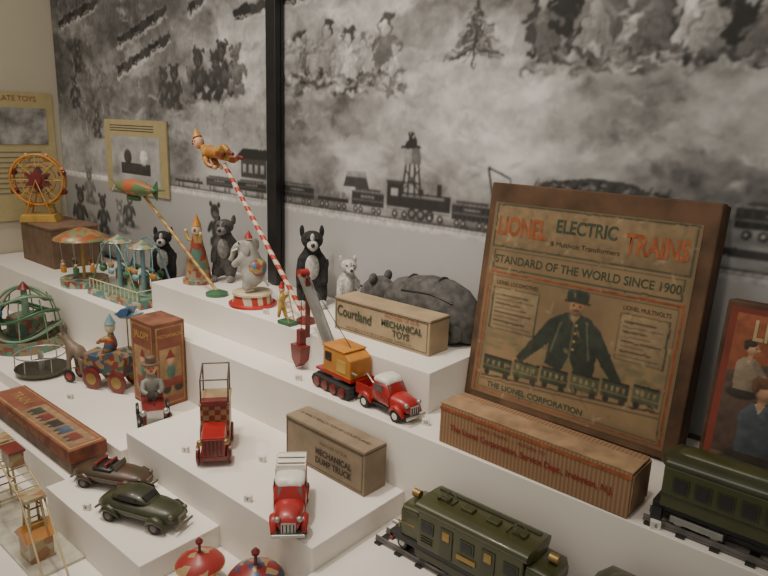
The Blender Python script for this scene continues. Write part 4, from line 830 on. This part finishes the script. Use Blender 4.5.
def top(loc,m1,m2,s,tilt):
    g=group("spinning_top",loc,(tilt,0,0),s)
    lathe("top_lower",g,(0,0,0),[(.002,0),(.004,.008),(.02,.022),(.045,.04),(.056,.055)],m2)
    lathe("top_upper",g,(0,0,0),[(.056,.055),(.057,.058),(.05,.068),(.03,.080),(.01,.086),(.006,.088)],m1)
    ring("rim",g,(0,0,.0565),.057,.0015,yel);lathe("handle",g,(0,0,.086),[(.006,0),(.0035,.006),(.0035,.022),(.008,.026),(.009,.032),(.004,.038)],dred)
top((-.866,.558,.705),litho("litho_top_a",[(.34,.035,.03),(.34,.035,.03),(.4,.28,.15)],50),dred,.74,.0)
top((-.760,.596,.705),litho("litho_top_b",[(.28,.03,.03),(.05,.07,.15),(.34,.24,.12),(.2,.03,.03)],60),blue,.84,0)
# number tags
tags=[(-1.10,.685,z3),(-.86,.66,z3),(-.955,.77,z3),(-.225,.895,z2),(-1.295,.69,z3b),(-1.16,.50,zL4),(-.655,.866,zR),(-.665,.93,z2),(-1.0,.91,z2),(-1.22,1.0,z1),(-1.70,.92,z2),(-1.62,.68,z3b)]
for i,t in enumerate(tags):
    g=group("number_tag",t,(0,0,.5),1.15);extr("tag_wedge",g,[(-.006,0),(.006,0),(.006,.011),(-.006,.011)],.008,whitet,bev=.0008);text("tag_number",g,str(i+3),(0,-.0043,.0055),.008,lk)
# ---------------------------------------------------------------- lights
def area(name,loc,tgt,size,e,col=(1,.88,.73)):
    l=bpy.data.lights.new(name,'AREA');l.energy=e;l.size=size;l.color=col;o=bpy.data.objects.new(name,l);o.location=loc
    o.rotation_euler=(Vector(tgt)-Vector(loc)).to_track_quat('-Z','Y').to_euler();C.objects.link(o)
def spot(name,loc,tgt,e,ang=50,size=.04,blend=.9,col=(1,.88,.74)):
    l=bpy.data.lights.new(name,'SPOT');l.energy=e;l.spot_size=math.radians(ang);l.spot_blend=blend;l.shadow_soft_size=size;l.color=col
    o=bpy.data.objects.new(name,l);o.location=loc;o.rotation_euler=(Vector(tgt)-Vector(loc)).to_track_quat('-Z','Y').to_euler();C.objects.link(o)
spot("case_spot_a",(-1.0,.5,2.3),(-1.0,.88,.9),44,54)
spot("case_spot_b",(-1.75,.5,2.3),(-1.6,.85,.9),40,62)
spot("case_spot_c",(-.3,.4,2.3),(-.5,1.0,1.15),15,50)
spot("case_spot_d",(-2.4,.5,2.3),(-2.3,1.0,1.2),26,65)
spot("case_spot_e",(-.9,.55,2.35),(-.95,1.24,1.5),12,45)
area("case_wash",(-1.2,.2,2.35),(-1.2,1.2,1.3),1.2,11)
w=bpy.data.worlds.new("gallery_ambient");w.use_nodes=True;w.node_tree.nodes["Background"].inputs[0].default_value=(1,.92,.81,1);w.node_tree.nodes["Background"].inputs[1].default_value=.34
bpy.context.scene.world=w
# ---------------------------------------------------------------- camera
f=650;p=math.radians(14);r=math.radians(2);c,s=math.cos(math.radians(50)),math.sin(math.radians(50))
Fv=Vector((-c*math.cos(p),s*math.cos(p),-math.sin(p)));U0=Vector((-c*math.sin(p),s*math.sin(p),math.cos(p)));R0=Vector((s,c,0))
Rv=R0*math.cos(r)+U0*math.sin(r);Uv=U0*math.cos(r)-R0*math.sin(r)
cd=bpy.data.cameras.new("camera");cd.lens=f*36/768;cd.sensor_width=36;cd.clip_start=.01
co=bpy.data.objects.new("camera",cd);mw=Matrix((Rv,Uv,-Fv)).transposed().to_4x4();mw.translation=(0,0,1.5);co.matrix_world=mw;C.objects.link(co)
bpy.context.scene.camera=co
